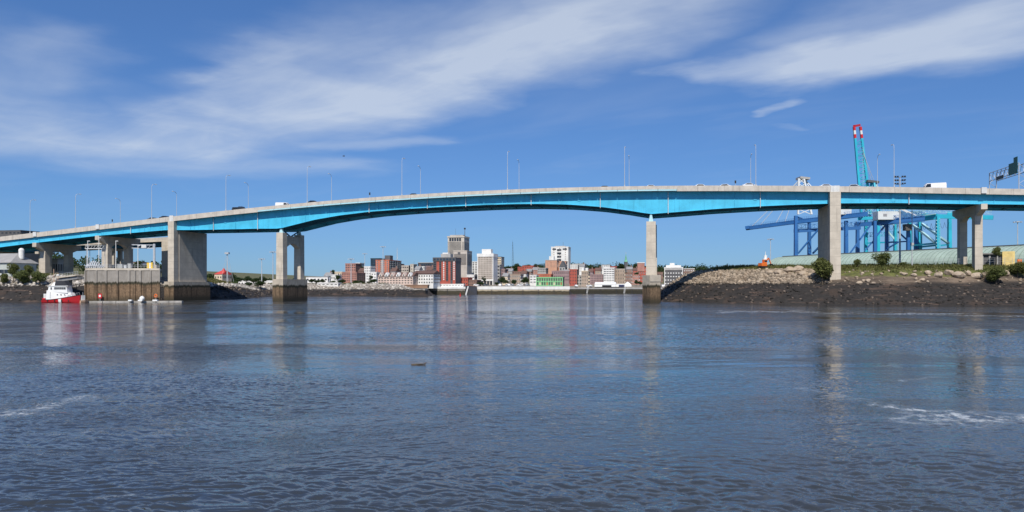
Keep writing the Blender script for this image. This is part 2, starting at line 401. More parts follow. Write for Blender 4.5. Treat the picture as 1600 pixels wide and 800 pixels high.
    Yg, T = np.meshgrid(rows, cols, indexing='ij'); Xg = T*(.72*Yg+6)
    wxx = Xg+16*fbm(Xg, Yg, 46, 71)+5*fbm(Xg, Yg, 13, 75); wyy = Yg+16*fbm(Xg, Yg, 46, 81)+5*fbm(Xg, Yg, 13, 85)
    m1 = np.clip(.36+4.6*fbm(wxx*.5, wyy, 30, 91)+1.6*fbm(wxx*.45, wyy, 9, 95), 0, 1)
    near = np.clip((62-Yg)/34, 0, 1); near = near*near*(3-2*near)
    m1 = np.clip(m1*.95+.26*near, 0, 1); mask = .05+1.1*m1**1.5
    def wave(L_, rot, sx, seed, lo):
        c, s_ = math.cos(rot), math.sin(rot); a = (wxx*c-wyy*s_)/sx; b = (wxx*s_+wyy*c)
        n = vnoise(a, b, L_, seed); n2 = vnoise(a+L_*.37, b+L_*.61, L_*.93, seed+3)
        rd = 1-np.abs(n+n2-1)
        return np.clip((rd-lo)/(1-lo), 0, 1)**1.5
    cell = np.gradient(rows)[:, None]*np.ones_like(T)
    H = np.zeros_like(Xg)
    for L_, rot, sx, am, seed, lo in ((2.6, .15, 1.8, .018, 3, 0), (1.2, -.25, 1.8, .016, 13, .2), (.56, .22, 2.0, .022, 23, .5), (.36, -.12, 2.1, .038, 33, .5), (.24, .26, 1.9, .036, 43, .5)):
        H += am*(wave(L_, rot, sx, seed, lo)-.3)*(-1 if L_ < 1 else 1)*np.clip(2.4-cell*3.0/L_, 0, 1)
    for ex, ey, er, ea in ((140, 585, 5, .9), (30, 653, 3, .9), (118, 690, 2.2, .9), (200, 706, 2, .8), (175, 660, 3, .6), (330, 645, 6, .5), (480, 605, 8, .4), (1290, 600, 3, .8)):      # boils in the current
        Ye = CAM_H*FPX/(ey-HOR); Xe = (ex-800)/FPX*Ye; mask = mask+.5*ea*np.exp(-(((Xg-Xe)/er)**2+((Yg-Ye)/(er*1.1))**2))
    mask = np.minimum(mask, 1.15)
    edge = np.clip((245-Yg)/30, 0, 1)*np.clip((1-np.abs(T))/.03, 0, 1)
    H = H*mask*edge
    V = np.stack([Xg.ravel(), Yg.ravel(), H.ravel()], 1); nr, nc = Xg.shape
    i_, j_ = np.meshgrid(np.arange(nr-1), np.arange(nc-1), indexing='ij'); a = (i_*nc+j_).ravel()
    F = np.stack([a, a+1, a+1+nc, a+nc], 1)
    n0 = len(V); V = np.concatenate([V, np.array([(-4000, -300, -.16), (4000, -300, -.16), (4000, 9000, -.16), (-4000, 9000, -.16)])]); F = np.concatenate([F, [[n0, n0+1, n0+2, n0+3]]])
    print('water quads', len(F))
    npmesh('river', V, F, m_, 'structure', smooth=True, label='blue grey tidal river with ripples and foam lines')
water()

# ------------------------------------------------------------------ land
def seg_dist(PX, PY, poly):
    """signed distance (positive inside) to a closed polygon"""
    d = np.full(PX.shape, 1e9); inside = np.zeros(PX.shape, bool); n = len(poly)
    for i in range(n):
        ax, ay = poly[i]; bx, by = poly[(i+1) % n]; ex, ey = bx-ax, by-ay
        t = np.clip(((PX-ax)*ex+(PY-ay)*ey)/(ex*ex+ey*ey+1e-9), 0, 1)
        d = np.minimum(d, np.hypot(PX-ax-t*ex, PY-ay-t*ey))
        c = ((ay > PY) != (by > PY)) & (PX < (bx-ax)*(PY-ay)/(by-ay+1e-12)+ax); inside ^= c
    return np.where(inside, d, -d)
RIGHT = [XY(1690, 198), XY(1600, 199), XY(1400, 204), XY(1200, 221), XY(1100, 236), XY(1042, 250), (52.5, 262), (54, 287), (60, 312), (82, 352), (135, 430), (300, 640), (800, 700), (900, 240)]
def h_right(x, y):
    x, y = np.asarray(x, float), np.asarray(y, float)
    d = seg_dist(x, y, RIGHT)+3.0*fbm(x, y, 14, 3)*np.clip((y > 0), 0, 1)
    fl = np.interp(d, [-20, 0, 9, 14, 18, 23, 40, 400], [-6, 0, 5.2, 8.4, 10.3, 11.6, 12.0, 12.4])
    left = np.interp(d, [-20, 0, 6, 13, 18, 23, 40, 400], [-8, 0, 4.6, 9.6, 11.4, 12.0, 12.2, 12.4])
    k = np.clip((100-x)/35, 0, 1)
    flat = np.interp(d, [-20, 0, 9, 15, 18.5, 24, 40, 400], [-6, 0, 3.6, 6.2, 8.9, 11.0, 12.0, 12.4]); k2 = np.clip((x-82)/30, 0, 1)
    z = fl*(1-k)*(1-k2)+left*k+flat*k2*(1-k)
    return z+np.clip(d/6, 0, 1)*(.9*fbm(x, y, 6, 9)+.5*fbm(x, y, 2.2, 5))*np.where(d > 26, .35, 1)
CITY = [(-900, 240), XY(-60, 244), XY(0, 246), XY(85, 246), (-148, 254), (-128, 268), XY(258, 282), XY(318, 293), XY(345, 299), XY(385, 318), XY(402, 345), XY(432, 392), XY(480, 388), XY(560, 389),
        XY(664, 390), (-45, 398), (-50, 466), XY(727, 467), XY(740, 481), XY(889, 484), XY(891, 520), XY(1100, 528), (160, 640), (300, 800), (1500, 900), (2500, 3200), (-2500, 3200)]
def h_city(x, y):
    x, y = np.asarray(x, float), np.asarray(y, float)
    d = seg_dist(x, y, CITY)+3.0*fbm(x, y, 14, 13)*(y < 460)
    west = np.clip((-44-x)/10, 0, 1)*np.clip((452-y)/14, 0, 1); low = np.interp(y, [335, 385], [1.0, .70])
    base = np.interp(d, [-20, 0, 6, 12, 17, 26, 60], [-6, 0, 3.6, 6.0, 8.2, 9.0, 9.3])*low*west + np.interp(d, [-20, 0, 3, 60], [-6, .5, 4.6, 5.2])*(1-west)
    lowlow = np.clip(1-np.hypot((x+116)/22, (y-300)/16), 0, 1)       # low rock shelf in front of the point
    base = base-lowlow*np.clip(base-2.2, 0, 9)*.8
    far = np.interp(x, [-700, -420, -300, -120, -40, 60, 200, 500], [34, 28, 9, 9, 20, 26, 24, 20])
    k = np.clip((y-np.interp(x, [-300, -140, -60, 300], [330, 430, 470, 540]))/np.interp(x, [-300, 0], [320, 420]), 0, 1); k = k*k*(3-2*k)
    z = base+(far-6)*k*np.clip(d/30, 0, 1)
    return z+np.clip(d/6, 0, 1)*(.8*fbm(x, y, 6, 19)+.5*fbm(x, y, 2.4, 25)*(y < 430))
def axis(*parts):
    a = [np.arange(p0, p1, st) for p0, p1, st in parts]; return np.concatenate(a+[[parts[-1][1]]])
def heightfield(name, xs, ys, fn, m_, label):
    X, Y = np.meshgrid(xs, ys); Z = fn(X, Y)
    V = np.stack([X.ravel(), Y.ravel(), Z.ravel()], 1); nx, ny = len(xs), len(ys)
    i, j = np.meshgrid(np.arange(nx-1), np.arange(ny-1)); a = (j*nx+i).ravel()
    F = np.stack([a, a+1, a+1+nx, a+nx], 1)
    keep = Z.ravel()[F].max(1) > -1.5
    npmesh(name, V, F[keep], m_, 'structure', smooth=True, label=label)
T_RIGHT = terrain_mat('right_bank_soil', 6.2, 10.0, xmud=(88, 104))
T_CITY = terrain_mat('city_bank_soil', 5.6, 9.0, (.33, .29, .24), (.085, .10, .035), .8, yfall=(330, 385, 2.1))
heightfield('riverbank', axis((40, 180, 1.0), (180, 300, 5), (300, 900, 40)), axis((190, 262, .8), (262, 330, 2), (330, 700, 12)), h_right, T_RIGHT, 'dark muddy riverbank with rocks and grass beside the bridge pier')
heightfield('town_ground', axis((-2500, -400, 100), (-400, -190, 10), (-190, -30, 1.4), (-30, 180, 4), (180, 2500, 100)),
            axis((235, 430, 1.4), (430, 560, 4), (560, 1100, 12), (1100, 3200, 100)), h_city, T_CITY, 'rocky shore and rising ground under the town')

# rocks -------------------------------------------------------------
def ico():
    t = (1+5**.5)/2
    v = np.array([(-1, t, 0), (1, t, 0), (-1, -t, 0), (1, -t, 0), (0, -1, t), (0, 1, t), (0, -1, -t), (0, 1, -t), (t, 0, -1), (t, 0, 1), (-t, 0, -1), (-t, 0, 1)], float)/math.hypot(1, t)
    f = np.array([(0, 11, 5), (0, 5, 1), (0, 1, 7), (0, 7, 10), (0, 10, 11), (1, 5, 9), (5, 11, 4), (11, 10, 2), (10, 7, 6), (7, 1, 8), (3, 9, 4), (3, 4, 2), (3, 2, 6), (3, 6, 8), (3, 8, 9), (4, 9, 5), (2, 4, 11), (6, 2, 10), (8, 6, 7), (9, 8, 1)])
    return v, f
IV, IF = ico()
def rocks(name, pts, sizes, m_, label, parent=None):
    n = len(pts); V = np.empty((n, 12, 3)); sizes = np.asarray(sizes)
    rng = np.random.default_rng(len(pts))
    for i in range(n):
        s_ = sizes[i]*np.array([1, .8+.4*rng.random(), .6+.3*rng.random()]); v = np.sign(IV)*np.abs(IV)**.8*(.62+.62*rng.random((12, 1)))*s_
        a = rng.random()*6.28; c, s2 = math.cos(a), math.sin(a); b = rng.normal()*.4
        v = v@np.array([[c, -s2, 0], [s2, c, 0], [0, 0, 1]])@np.array([[1, 0, 0], [0, math.cos(b), -math.sin(b)], [0, math.sin(b), math.cos(b)]])
        V[i] = v+pts[i]
    F = (IF[None]+12*np.arange(n)[:, None, None]).reshape(-1, 3)
    return npmesh(name, V.reshape(-1, 3), F, m_, 'stuff', label=label)
def rock_mat(name, col, dark=5.6, yfall=None):
    m_ = bpy.data.materials.new(name); g = G(nodes_of(m_)); MATS[name] = m_
    b = g.n('ShaderNodeBsdfPrincipled'); o = g.n('ShaderNodeOutputMaterial'); g.link(b.outputs[0], o.inputs[0])
    ge = g.n('ShaderNodeNewGeometry'); pos = ge.outputs['Position']; x, y, z = g.sep(pos)
    isl = ge.outputs['Random Per Island']
    n2 = g.noise(pos, .7, 5, .65); n1 = g.noise(pos, .15, 4)
    c = g.mixc(isl, tuple(q*.45 for q in col), tuple(min(1, q*1.5) for q in col))
    c = g.mixc(g.m('MULTIPLY', g.ramp(n2, .45, .7), .6), c, (col[0]*.6, col[1]*.48, col[2]*.38))
    zz = g.m('ADD', z, g.m('MULTIPLY', g.m('SUBTRACT', n1, .5), 3.0))
    if yfall: zz = g.m('ADD', zz, g.ramp(y, yfall[0], yfall[1], 0.0, yfall[2]))
    wet = g.mixc(g.ramp(g.m('ADD', isl, g.m('MULTIPLY', n2, .2)), .70, 1.0), (.024, .022, .020), (.16, .125, .10))
    c = g.mixc(g.ramp(zz, dark-.6, dark+.5), wet, c)
    g.put(b.inputs['Base Color'], c); b.inputs['Roughness'].default_value = .85; b.inputs['Specular IOR Level'].default_value = .25
    return m_
ROCK_R = rock_mat('riprap_sandstone', (.285, .232, .175), 6.3)
ROCK_C = rock_mat('riprap_grey_stone', (.42, .39, .35), 5.4, (330, 385, 2.1))
def scatter(fn, xs, ys, zmin, zmax, n, smin, smax, seed, dens=None):
    rng = np.random.default_rng(seed); X = rng.uniform(*xs, n*12); Y = rng.uniform(*ys, n*12); Z = fn(X, Y)
    ok = (Z > zmin) & (Z < zmax)
    if dens is not None: ok &= rng.random(len(X)) < dens(X, Y, Z)
    X, Y, Z = X[ok][:n], Y[ok][:n], Z[ok][:n]
    s_ = smin+(smax-smin)*rng.random(len(X))**2.2
    return np.stack([X, Y, Z+.1*s_], 1), s_
p1, s1 = scatter(h_right, (48, 96), (205, 300), 6.0, 10.6, 5200, .18, .78, 1, lambda x, y, z: np.where(y < 270, 1, .3))
p2, s2 = scatter(h_right, (48, 240), (198, 300), .1, 6.3, 2600, .10, .5, 2)
p3, s3 = scatter(h_right, (96, 240), (198, 260), 6.6, 10.2, 320, .2, .7, 3)
rocks('riprap', np.concatenate([p1, p2, p3]), np.concatenate([s1, s2, s3]), ROCK_R, 'pale sandstone riprap heaped along the muddy bank beside the bridge')
p1, s1 = scatter(h_city, (-190, -140), (240, 280), 5.2, 9.4, 1100, .35, .9, 4)
p2, s2 = scatter(h_city, (-190, -40), (240, 430), .3, 5.4, 1800, .2, .6, 5)
p3, s3 = scatter(h_city, (-140, -40), (285, 430), 3.6, 6.4, 2200, .3, .8, 6)
rocks('riprap', np.concatenate([p1, p2, p3]), np.concatenate([s1, s2, s3]), ROCK_C, 'grey riprap rocks along the town shore behind the bridge')
def boulder_mesh(k):
    rng = np.random.default_rng(40+k)
    import bmesh
    bm = bmesh.new(); bmesh.ops.create_icosphere(bm, subdivisions=2, radius=1)
    dirs = rng.normal(size=(9, 3)); dirs /= np.linalg.norm(dirs, axis=1)[:, None]; cut = .62+.3*rng.random(9)
    for v in bm.verts:
        p = np.array(v.co)
        for dd, cc in zip(dirs, cut):
            q = p@dd
            if q > cc: p = p-dd*(q-cc)
        v.co = Vector(p*(1+.04*rng.normal()))
    me = bpy.data.meshes.new('boulder'); bm.to_mesh(me); bm.free(); me.materials.append(ROCK_R); return me
BOULD = [boulder_mesh(k) for k in range(4)]
BLAB = ['boulder left of the utility pole foot on the muddy bank', 'boulder right below the utility pole', 'boulder second right of the utility pole', 'boulder left of the far bent column', 'boulder below the far bent column', 'big flat boulder between the bent columns', 'boulder below the near bent column', 'big boulder just right of the bent columns', 'boulder left of the spreading right bush', 'boulder below the thin tree', 'boulder below the yellow wall',
        'small pale boulder lowest on the mud below the round tree', 'small boulder on the mud just right of the lowest one', 'smallest pale boulder of the three on the mud', 'small boulder on the mud below the utility pole', 'tiny boulder above the one on the mud by the pole', 'boulder at the left foot of the rubble mound', 'boulder in the middle of the rubble mound', 'largest boulder on top of the rubble mound', 'boulder at the right foot of the rubble mound', 'boulder right below the orange excavator', 'boulder just left of the big olive bush']
for k, (bx, by, sz) in enumerate([(1412, 430, 1.1), (1428, 431, .9), (1450, 428, 1.2), (1466, 431, 1.4), (1482, 428, 1.5), (1497, 432, 1.7), (1512, 429, 1.3), (1524, 433, 1.6), (1540, 430, 1.2), (1556, 432, 1.1),
                                  (1570, 429, 1.4), (1342, 443, .9), (1356, 440, 1.0), (1364, 444, .8), (1434, 442, .9), (1441, 438, .8), (1216, 428, 1.6), (1232, 425, 1.9), (1246, 424, 2.0), (1256, 429, 1.5), (1202, 428, 1.5), (1270, 432, 1.3)]):
    # walk along the sight line until it meets the bank
    for Y in np.arange(195, 270, .25):
        q = P(bx, by, Y)
        if h_right(q.x, q.y) >= q.z: break
    inst('boulder', BOULD[k % 4], None, (q.x, q.y, q.z+.25*sz), k*1.7, (sz*1.2, sz*.9, sz*.7),
         label=BLAB[k], cat='boulder', group='boulders along the muddy bank')

# ------------------------------------------------------------------ the bridge
ANG = R(11.7); UX, UY = math.cos(ANG), -math.sin(ANG); VX, VY = math.sin(ANG), math.cos(ANG)
OX, OY = XY(1017, 237)
def B(s, v, z): return (OX+UX*s+VX*v, OY+UY*s+VY*v, z)
def s_of(x, v=0.0):         # distance along the bridge of the point seen at column x
    r = (x-800)/FPX; ox, oy = OX+VX*v, OY+VY*v
    return (r*oy-ox)/(UX-r*UY)
def z_of(x, y, v=0.0):
    s = s_of(x, v); return ZY(y, OY+VY*v+UY*s)
TOPPX = [(0, 370), (55, 363.5), (120, 355), (150, 351.8), (200, 346.4), (262, 340), (350, 329.5), (403, 323.5), (450, 319), (500, 314.5), (600, 306.3), (700, 301), (800, 296.5), (860, 294.2), (960, 291.4), (1060, 289.6), (1150, 289.4), (1300, 291), (1400, 292.2), (1535, 294.2), (1600, 295)]
_s = np.array([s_of(x) for x, y in TOPPX]); _z = np.array([z_of(x, y) for x, y in TOPPX])
_c = np.polyfit(_s, _z, 5)
def ztop(s):
    lo, hi = _s[0], _s[-1]
    if s < lo: return float(np.polyval(_c, lo)+(s-lo)*.072)
    if s > hi: return float(np.polyval(_c, hi)-(s-hi)*.035)
    return float(np.polyval(_c, s))
BOTPX = [(0, 387), (55, 380), (150, 369), (262, 359.5), (330, 358.5), (400, 357), (437, 356.8), (458, 351.5), (478, 346.5), (492, 343), (530, 336.3), (577, 330.5), (640, 325.8), (700, 322.5), (760, 319.8), (800, 318.6), (840, 318.2), (890, 319.3), (940, 323), (980, 328.2), (1016, 334), (1060, 330.8), (1120, 326), (1190, 321.8), (1240, 319.6), (1297, 317.7), (1400, 317.2), (1530, 319.0), (1600, 319.6)]
_bs = np.array([s_of(x, 2.2) for x, y in BOTPX]); _bz = np.array([z_of(x, y, 2.2) for x, y in BOTPX])
def zbot(s):
    if s < _bs[0]: return ztop(s)-(ztop(_bs[0])-_bz[0])
    if s > _bs[-1]: return ztop(s)-(ztop(_bs[-1])-_bz[-1])
    return float(np.interp(s, _bs, _bz))
S0, S1 = -400.0, 250.0
W = 21.5
S_A, S_B = s_of(403), s_of(1058)        # the main-span stretch with the slimmer rail
SS = [float(q) for q in np.arange(S0, S1+.1, 2.5)]
bridge = empty('road_bridge', B(0, 10, 0), 0, 'long cyan steel girder road bridge on tall concrete piers across the river', 'bridge')
def strip(sarr, fn):        # fn(s) -> closed section ring of (v, z)
    return [[B(s, v, z) for v, z in fn(s)] for s in sarr]
def sect(v0, v1, za, zb): return lambda s: [(v0, za(s)), (v1, za(s)), (v1, zb(s)), (v0, zb(s))]
MB().loft(strip(SS, sect(.36, W-.36, lambda s: ztop(s)-1.55, lambda s: ztop(s)-.78))).build('deck', [CONC], bridge)
MB().loft(strip(SS, sect(.5, W-.5, lambda s: ztop(s)-.77, lambda s: ztop(s)-.72))).build('road_surface', [ASPH], bridge)
def rng_s(a, b, st=2.5):
    n = max(1, int(math.ceil((b-a)/st))); return [a+(b-a)*i/n for i in range(n+1)]
s = S0                                     # near parapet, panel by panel
while s < S1-1:
    e = min(s+6.4, S1)
    if s < S_A < e: e = S_A
    if s < S_B < e: e = S_B
    mid = S_A-.1 <= s < S_B-.1
    low = 1.12 if mid else 1.75
    MB().loft(strip(rng_s(s, e-.05), lambda q, low=low: [(0, ztop(q)-low), (.40, ztop(q)-low), (.34, ztop(q)), (.06, ztop(q))])).build('parapet_panel', CONC_RAIL, bridge)
    if mid: MB().loft(strip(rng_s(s, e-.14), sect(-.12, .3, lambda q: ztop(q)-1.62, lambda q: ztop(q)-1.18))).build('edge_beam', CYAN_PALE, bridge)
    s = e
MB().loft(strip(SS, lambda q: [(W-.4, ztop(q)-1.75), (W, ztop(q)-1.75), (W-.06, ztop(q)), (W-.34, ztop(q))])).build('parapet', CONC_RAIL, bridge)
MB().loft(strip(SS, lambda q: [(W/2-.3, ztop(q)-.72), (W/2+.3, ztop(q)-.72), (W/2+.1, ztop(q)+.0), (W/2-.1, ztop(q)+.0)])).build('median_barrier', CONC_RAIL, bridge)
def vw(q): return float(np.interp(q, [-240, -200, -174, -168, 54, 57], [.75, 1.0, 1.2, 2.2, 2.2, 1.6]))      # the web sits further in under the main spans
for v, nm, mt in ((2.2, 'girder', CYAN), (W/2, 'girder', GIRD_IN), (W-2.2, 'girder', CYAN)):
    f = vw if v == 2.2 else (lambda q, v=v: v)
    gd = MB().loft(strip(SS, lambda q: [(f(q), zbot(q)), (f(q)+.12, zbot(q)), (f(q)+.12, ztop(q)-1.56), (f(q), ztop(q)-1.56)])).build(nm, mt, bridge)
    MB().loft(strip(SS, lambda q: [(f(q)-.28, zbot(q)-.10), (f(q)+.40, zbot(q)-.10), (f(q)+.40, zbot(q)), (f(q)-.28, zbot(q))])).build('bottom_flange', mt, gd)
    if v == 2.2:
        near_girder = gd
for q in np.arange(-296, 200, 9.2):        # vertical web stiffeners and the cross frames behind them
    MB().loft([[B(q+a, b, z) for a, b in ((-.06, vw(q)-.17), (.06, vw(q)-.17), (.06, vw(q)), (-.06, vw(q)))] for z in (zbot(q)+.02, ztop(q)-1.57)]).build('stiffener', CYAN, near_girder)
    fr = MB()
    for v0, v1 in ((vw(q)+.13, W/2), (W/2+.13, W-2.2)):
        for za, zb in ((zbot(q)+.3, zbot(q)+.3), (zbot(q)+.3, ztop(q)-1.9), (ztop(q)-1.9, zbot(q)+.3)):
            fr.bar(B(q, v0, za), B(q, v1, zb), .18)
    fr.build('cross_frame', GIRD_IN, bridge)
for x in (577, 668, 728, 830, 938, 1188, 1419, 208, 334, 403, 1044):     # drain pipes down the web
    q = s_of(x, 2)
    MB().tube(B(q, vw(q)-.4, ztop(q)-1.8), B(q, vw(q)-.4, zbot(q)-.5), .11).build('drain_pipe', OFFW, bridge)
for x in (352, 1180, 640, 905, 1395, 236):                  # splice plates
    q = s_of(x, 2.2); zm = ztop(q)-1.7
    MB().loft([[B(q+a, b, z) for a, b in ((-.5, vw(q)-.12), (.5, vw(q)-.12), (.5, vw(q)), (-.5, vw(q)))] for z in (max(zm-2.6, zbot(q)+.02), zm-.2)]).build('splice_plate', CYAN, near_girder)
q0 = s_of(738, 0)
for xa, xb in ((738, 772), (1018, 1056)):       # bolted cover plates by the hinge
    a, b_ = s_of(xa, 2.2), s_of(xb, 2.2)
    MB().loft(strip(rng_s(a, b_), sect(2.06, 2.2, lambda q: zbot(q)+.1 if xa < 800 else ztop(q)-3.6, lambda q: ztop(q)-1.6 if xa > 800 else zbot(q)+.35))).build('cover_plate', CYAN, near_girder)

def colbox(parent, name, s0, s1, v0, v1, z0, z1, m_, taper=0.0):
    mb = MB(); mb.quad8([B(s0-taper, v0, z0), B(s1+taper, v0, z0), B(s1+taper, v1, z0), B(s0-taper, v1, z0), B(s0, v0, z1), B(s1, v0, z1), B(s1, v1, z1), B(s0, v1, z1)])
    return mb.build(name, m_, parent)
def pier(name='pier'):
    o = bpy.data.objects.new(name, None); COL.objects.link(o); o.parent = bridge; return o
def polypier(parent, name, pts, z0, z1, m_):
    mb = MB(); ring = lambda z: [B(a, b, z) for a, b in pts]; mb.loft([ring(z0), ring(z1)]); return mb.build(name, m_, parent)
# right river pier
p = pier(); s0 = 0.0; zt = z_of(1017, 345.5)
colbox(p, 'column', -1.45, 1.5, 1.0, 4.4, 8.6, zt, CONC, .12); colbox(p, 'column', -1.3, 1.65, 14.5, 17.9, 8.6, zt, CONC, .12)
arch = MB(); vs_ = np.linspace(4.4, 14.5, 9)
arch.loft([[B(-1.1, v, zt-1.0), B(1.3, v, zt-1.0), B(1.3, v, zt-4.3+1.2*math.sin(math.pi*(v-4.4)/10.1)), B(-1.1, v, zt-4.3+1.2*math.sin(math.pi*(v-4.4)/10.1))] for v in vs_]).build('cross_beam', CONC, p)
polypier(p, 'footing', [(-2.7, 1.2), (-.35, -1.9), (3.0, 1.2), (3.0, 19), (0.2, 21), (-2.7, 19)], -3, ZY(430, 237), CONC_TIDE)
polypier(p, 'footing_cap', [(-.2, -2.02), (3.12, 1.1), (3.12, 8), (2.9, 8), (2.9, 1.3), (-.2, -1.6)], ZY(440, 237), ZY(430, 237)+.06, CONC)
for v in (2.7, 16.2):
    MB().loft([[B(a, b, z) for a, b in ((-w, v-.5), (w, v-.5), (w, v+.5), (-w, v+.5))] for z, w in ((zt, .75), (zbot(0)-.1, .25))]).build('bearing', CYAN_PALE, p)
# left river pier
p = pier(); s0 = s_of(437, 1.5); zt = z_of(440, 363.5, 2)
for v0 in (1.4, 14.4): colbox(p, 'column', s0-1.25, s0+1.25, v0, v0+3.1, 7.6, zt, CONC, .12)
vs_ = np.linspace(4.5, 14.4, 9)
MB().loft([[B(s0-1, v, zt-.9), B(s0+1.05, v, zt-.9), B(s0+1.05, v, zt-5.2+1.6*math.sin(math.pi*(v-4.5)/9.9)), B(s0-1, v, zt-5.2+1.6*math.sin(math.pi*(v-4.5)/9.9))] for v in vs_]).build('cross_beam', CONC, p)
polypier(p, 'footing', [(s0-2.2, .4), (s0+1.9, .4), (s0+2.0, 18.6), (s0-2.1, 18.6)], -3, ZY(436, 265), CONC_TIDE)
for v in (2.9, 15.9):
    MB().loft([[B(s0+a, b, z) for a, b in ((-w, v-.5), (w, v-.5), (w, v+.5), (-w, v+.5))] for z, w in ((zt, .75), (zbot(s0)-.1, .25))]).build('bearing', CYAN_PALE, p)
for va, vb in ((2.9, 9.0), (15.9, 9.8)):
    MB().bar(B(s0, va, zbot(s0)-.2), B(s0, vb, zt-.9), .35).build('sway_brace', GIRD_IN, p)
# wall pier on the left
p = pier(); s0 = s_of(267, -.3); zd = ztop(s0)
colbox(p, 'column', s0-1.2, s0+1.25, -.35, 2.02, 6.8, zd-1.76, CONC)
colbox(p, 'wall', s0-.85, s0+1.35, 2.6, 19.5, 6.8, zbot(s0)-.25, CONC); colbox(p, 'column', s0-1.0, s0+1.0, 2.02, 2.6, 6.8, zbot(s0)-.25, CONC)
polypier(p, 'footing', [(s0-2.0, -1.4), (s0+2.0, -1.4), (s0+2.1, 20.6), (s0-1.9, 20.6)], -3, ZY(440, 273), CONC_TIDE)
colbox(p, 'parapet_block', s0-.8, s0+.8, -.12, .5, zd-1.74, zd+.35, OFFW)
# wall pier on the right bank
p = pier(); s0 = s_of(1305, -.3); zd = ztop(s0)
colbox(p, 'column', s0-1.5, s0+1.6, -.35, 2.02, 5, zd-1.76, CONC)
colbox(p, 'wall', s0-1.2, s0+1.2, 2.02, 19.5, 5, zbot(s0)-.2, CONC)
colbox(p, 'parapet_block', s0-1.25, s0+1.3, -.12, .5, zd-1.74, zd+.15, OFFW)
# two-column bents
def bent(x, tipw, coln, ground, far=16.5, tipx=0.0):
    p = pier(); s0 = s_of(x, 0); zb = zbot(s0)-.15; hw = tipw/2
    mb = MB(); rings = []
    for v, dep in ((-.45, 1.6), (.6, 1.9), (3.2, 3.1), (5.9, 4.2), (7.4, 3.1), (10.2, 2.6), (13, 3.1), (14.8, 4.2), (17.5, 3.1), (20.8, 1.9), (21.9, 1.6)):
        rings.append([B(s0-hw, v, zb), B(s0+hw, v, zb), B(s0+hw, v, zb-dep), B(s0-hw, v, zb-dep)])
    mb.loft(rings).build('cap_beam', CONC, p)
    for v in (3.4, 14.9):
        colbox(p, 'column', s0-coln/2, s0+coln/2, v, v+2.3, ground, zb-3.0, CONC)
    for v in (2.2, W-2.2): colbox(p, 'bearing', s0-.3, s0+.3, v-.35, v+.35, zb-.02, zb+.12, BLACK)
    zd = ztop(s0)
    colbox(p, 'parapet_block', s0-.7, s0+.7, -.4, .45, zd-1.5, zd+.25, OFFW)
bent(1537, 1.7, 2.1, 5.0); bent(153, 1.8, 2.6, 5.0); bent(55, 1.8, 2.4, 4.0); bent(-45, 1.8, 2.4, 4.0); bent(1820, 2.0, 3.0, 6.0)

# ramp viaduct behind the left end
ramp = empty('ramp_viaduct', B(-260, 36, 8), 0, 'dark slip road viaduct passing behind the left end of the bridge', 'viaduct')
zr = lambda q: 21.5+(q+300)*.03
RS = rng_s(-400, -196, 6)
MB().loft(strip(RS, sect(30, 40, lambda q: zr(q)-.7, zr))).build('deck', CONC, ramp)
for v in (30, 39.6): MB().loft(strip(RS, sect(v, v+.4, lambda q: zr(q)+.003, lambda q: zr(q)+1.0))).build('parapet', CONC_RAIL, ramp)
for v in (32, 38): MB().loft(strip(RS, sect(v, v+.4, lambda q: zr(q)-2.4, lambda q: zr(q)-.703))).build('girder', GIRD_IN, ramp)
for q in (-300, -262, -226):
    for v in (32.5, 36.5): colbox(ramp, 'column', q-.8, q+.8, v, v+1.4, 6, zr(q)-3.4, CONC)
    colbox(ramp, 'cap_beam', q-.9, q+.9, 30.6, 39.6, zr(q)-3.4, zr(q)-2.4, CONC)
colbox(ramp, 'abutment', -200, -196, 29.6, 40.4, 6, zr(-198)-.72, CONC)

# ------------------------------------------------------------------ lamps on the bridge
def make_lamp():
    STEEL = mat('lamp_grey_paint', (.46, .48, .50), .5, .06, .6)
    r = empty('street_lamp', (0, 0, 0))
    MB().tube((0, 0, 0), (0, 0, .5), .22, .16, 8).build('base', STEEL, r, local=True)
    MB().tube((0, 0, .5), (0, 0, 11.6), .10, .06, 8).build('pole', STEEL, r, local=True)
    mb = MB(); pts = [(0, 0, 11.6), (0, .12, 12.3), (0, .5, 12.8), (0, 1.2, 13.05), (0, 2.0, 13.1)]
    for a, b in zip(pts, pts[1:]): mb.tube(a, b, .07, .06, 6)
    mb.build('arm', STEEL, r, local=True)
    MB().loft([[(a*w, y_, 13.1+b*h_) for a, b in ((-1, -1), (1, -1), (.8, 1), (-.8, 1))] for y_, w, h_ in ((1.9, .1, .06), (2.1, .2, .1), (2.6, .22, .1), (2.8, .1, .05))]).build('lamp_head', OFFW, r, local=True)
    return r
lamp0 = make_lamp(); first = True
NEAR = [(118, 'second', None), (237, None, None), (353, None, None), (480, None, None), (628, None, None), (793, None, None), (976, None, None), (1181, None, None), (1397, None, None)]
near_txt = {47: 'at the far left end', 118: 'above the leftmost bents', 237: 'above the moored boat wharf', 353: 'just past the left wall pier', 480: 'just right of the left river pier', 628: 'first on the arch past the dark car',
            793: 'at the middle of the main span', 976: 'left of the right river pier', 1181: 'over the pale riprap bank', 1397: 'beside the raised crane boom'}
far_txt = {188: 'above the wharf gantry', 276: 'beside the left wall pier', 388: 'between the left piers', 518: 'just past the left river pier', 657: 'first on the arch past the dark car',
           811: 'at the middle of the main span', 983: 'left of the right river pier', 1173: 'over the pale riprap bank', 1371: 'beside the raised crane boom'}
def put_lamp(x, v, rz, label, grp):
    global first
    q = s_of(x, v); o = lamp0 if first else copy_tree(lamp0); first = False
    o.location = B(q, v, ztop(q)+.002); o.rotation_euler = (0, 0, rz); tag(o, label, 'street lamp', grp)
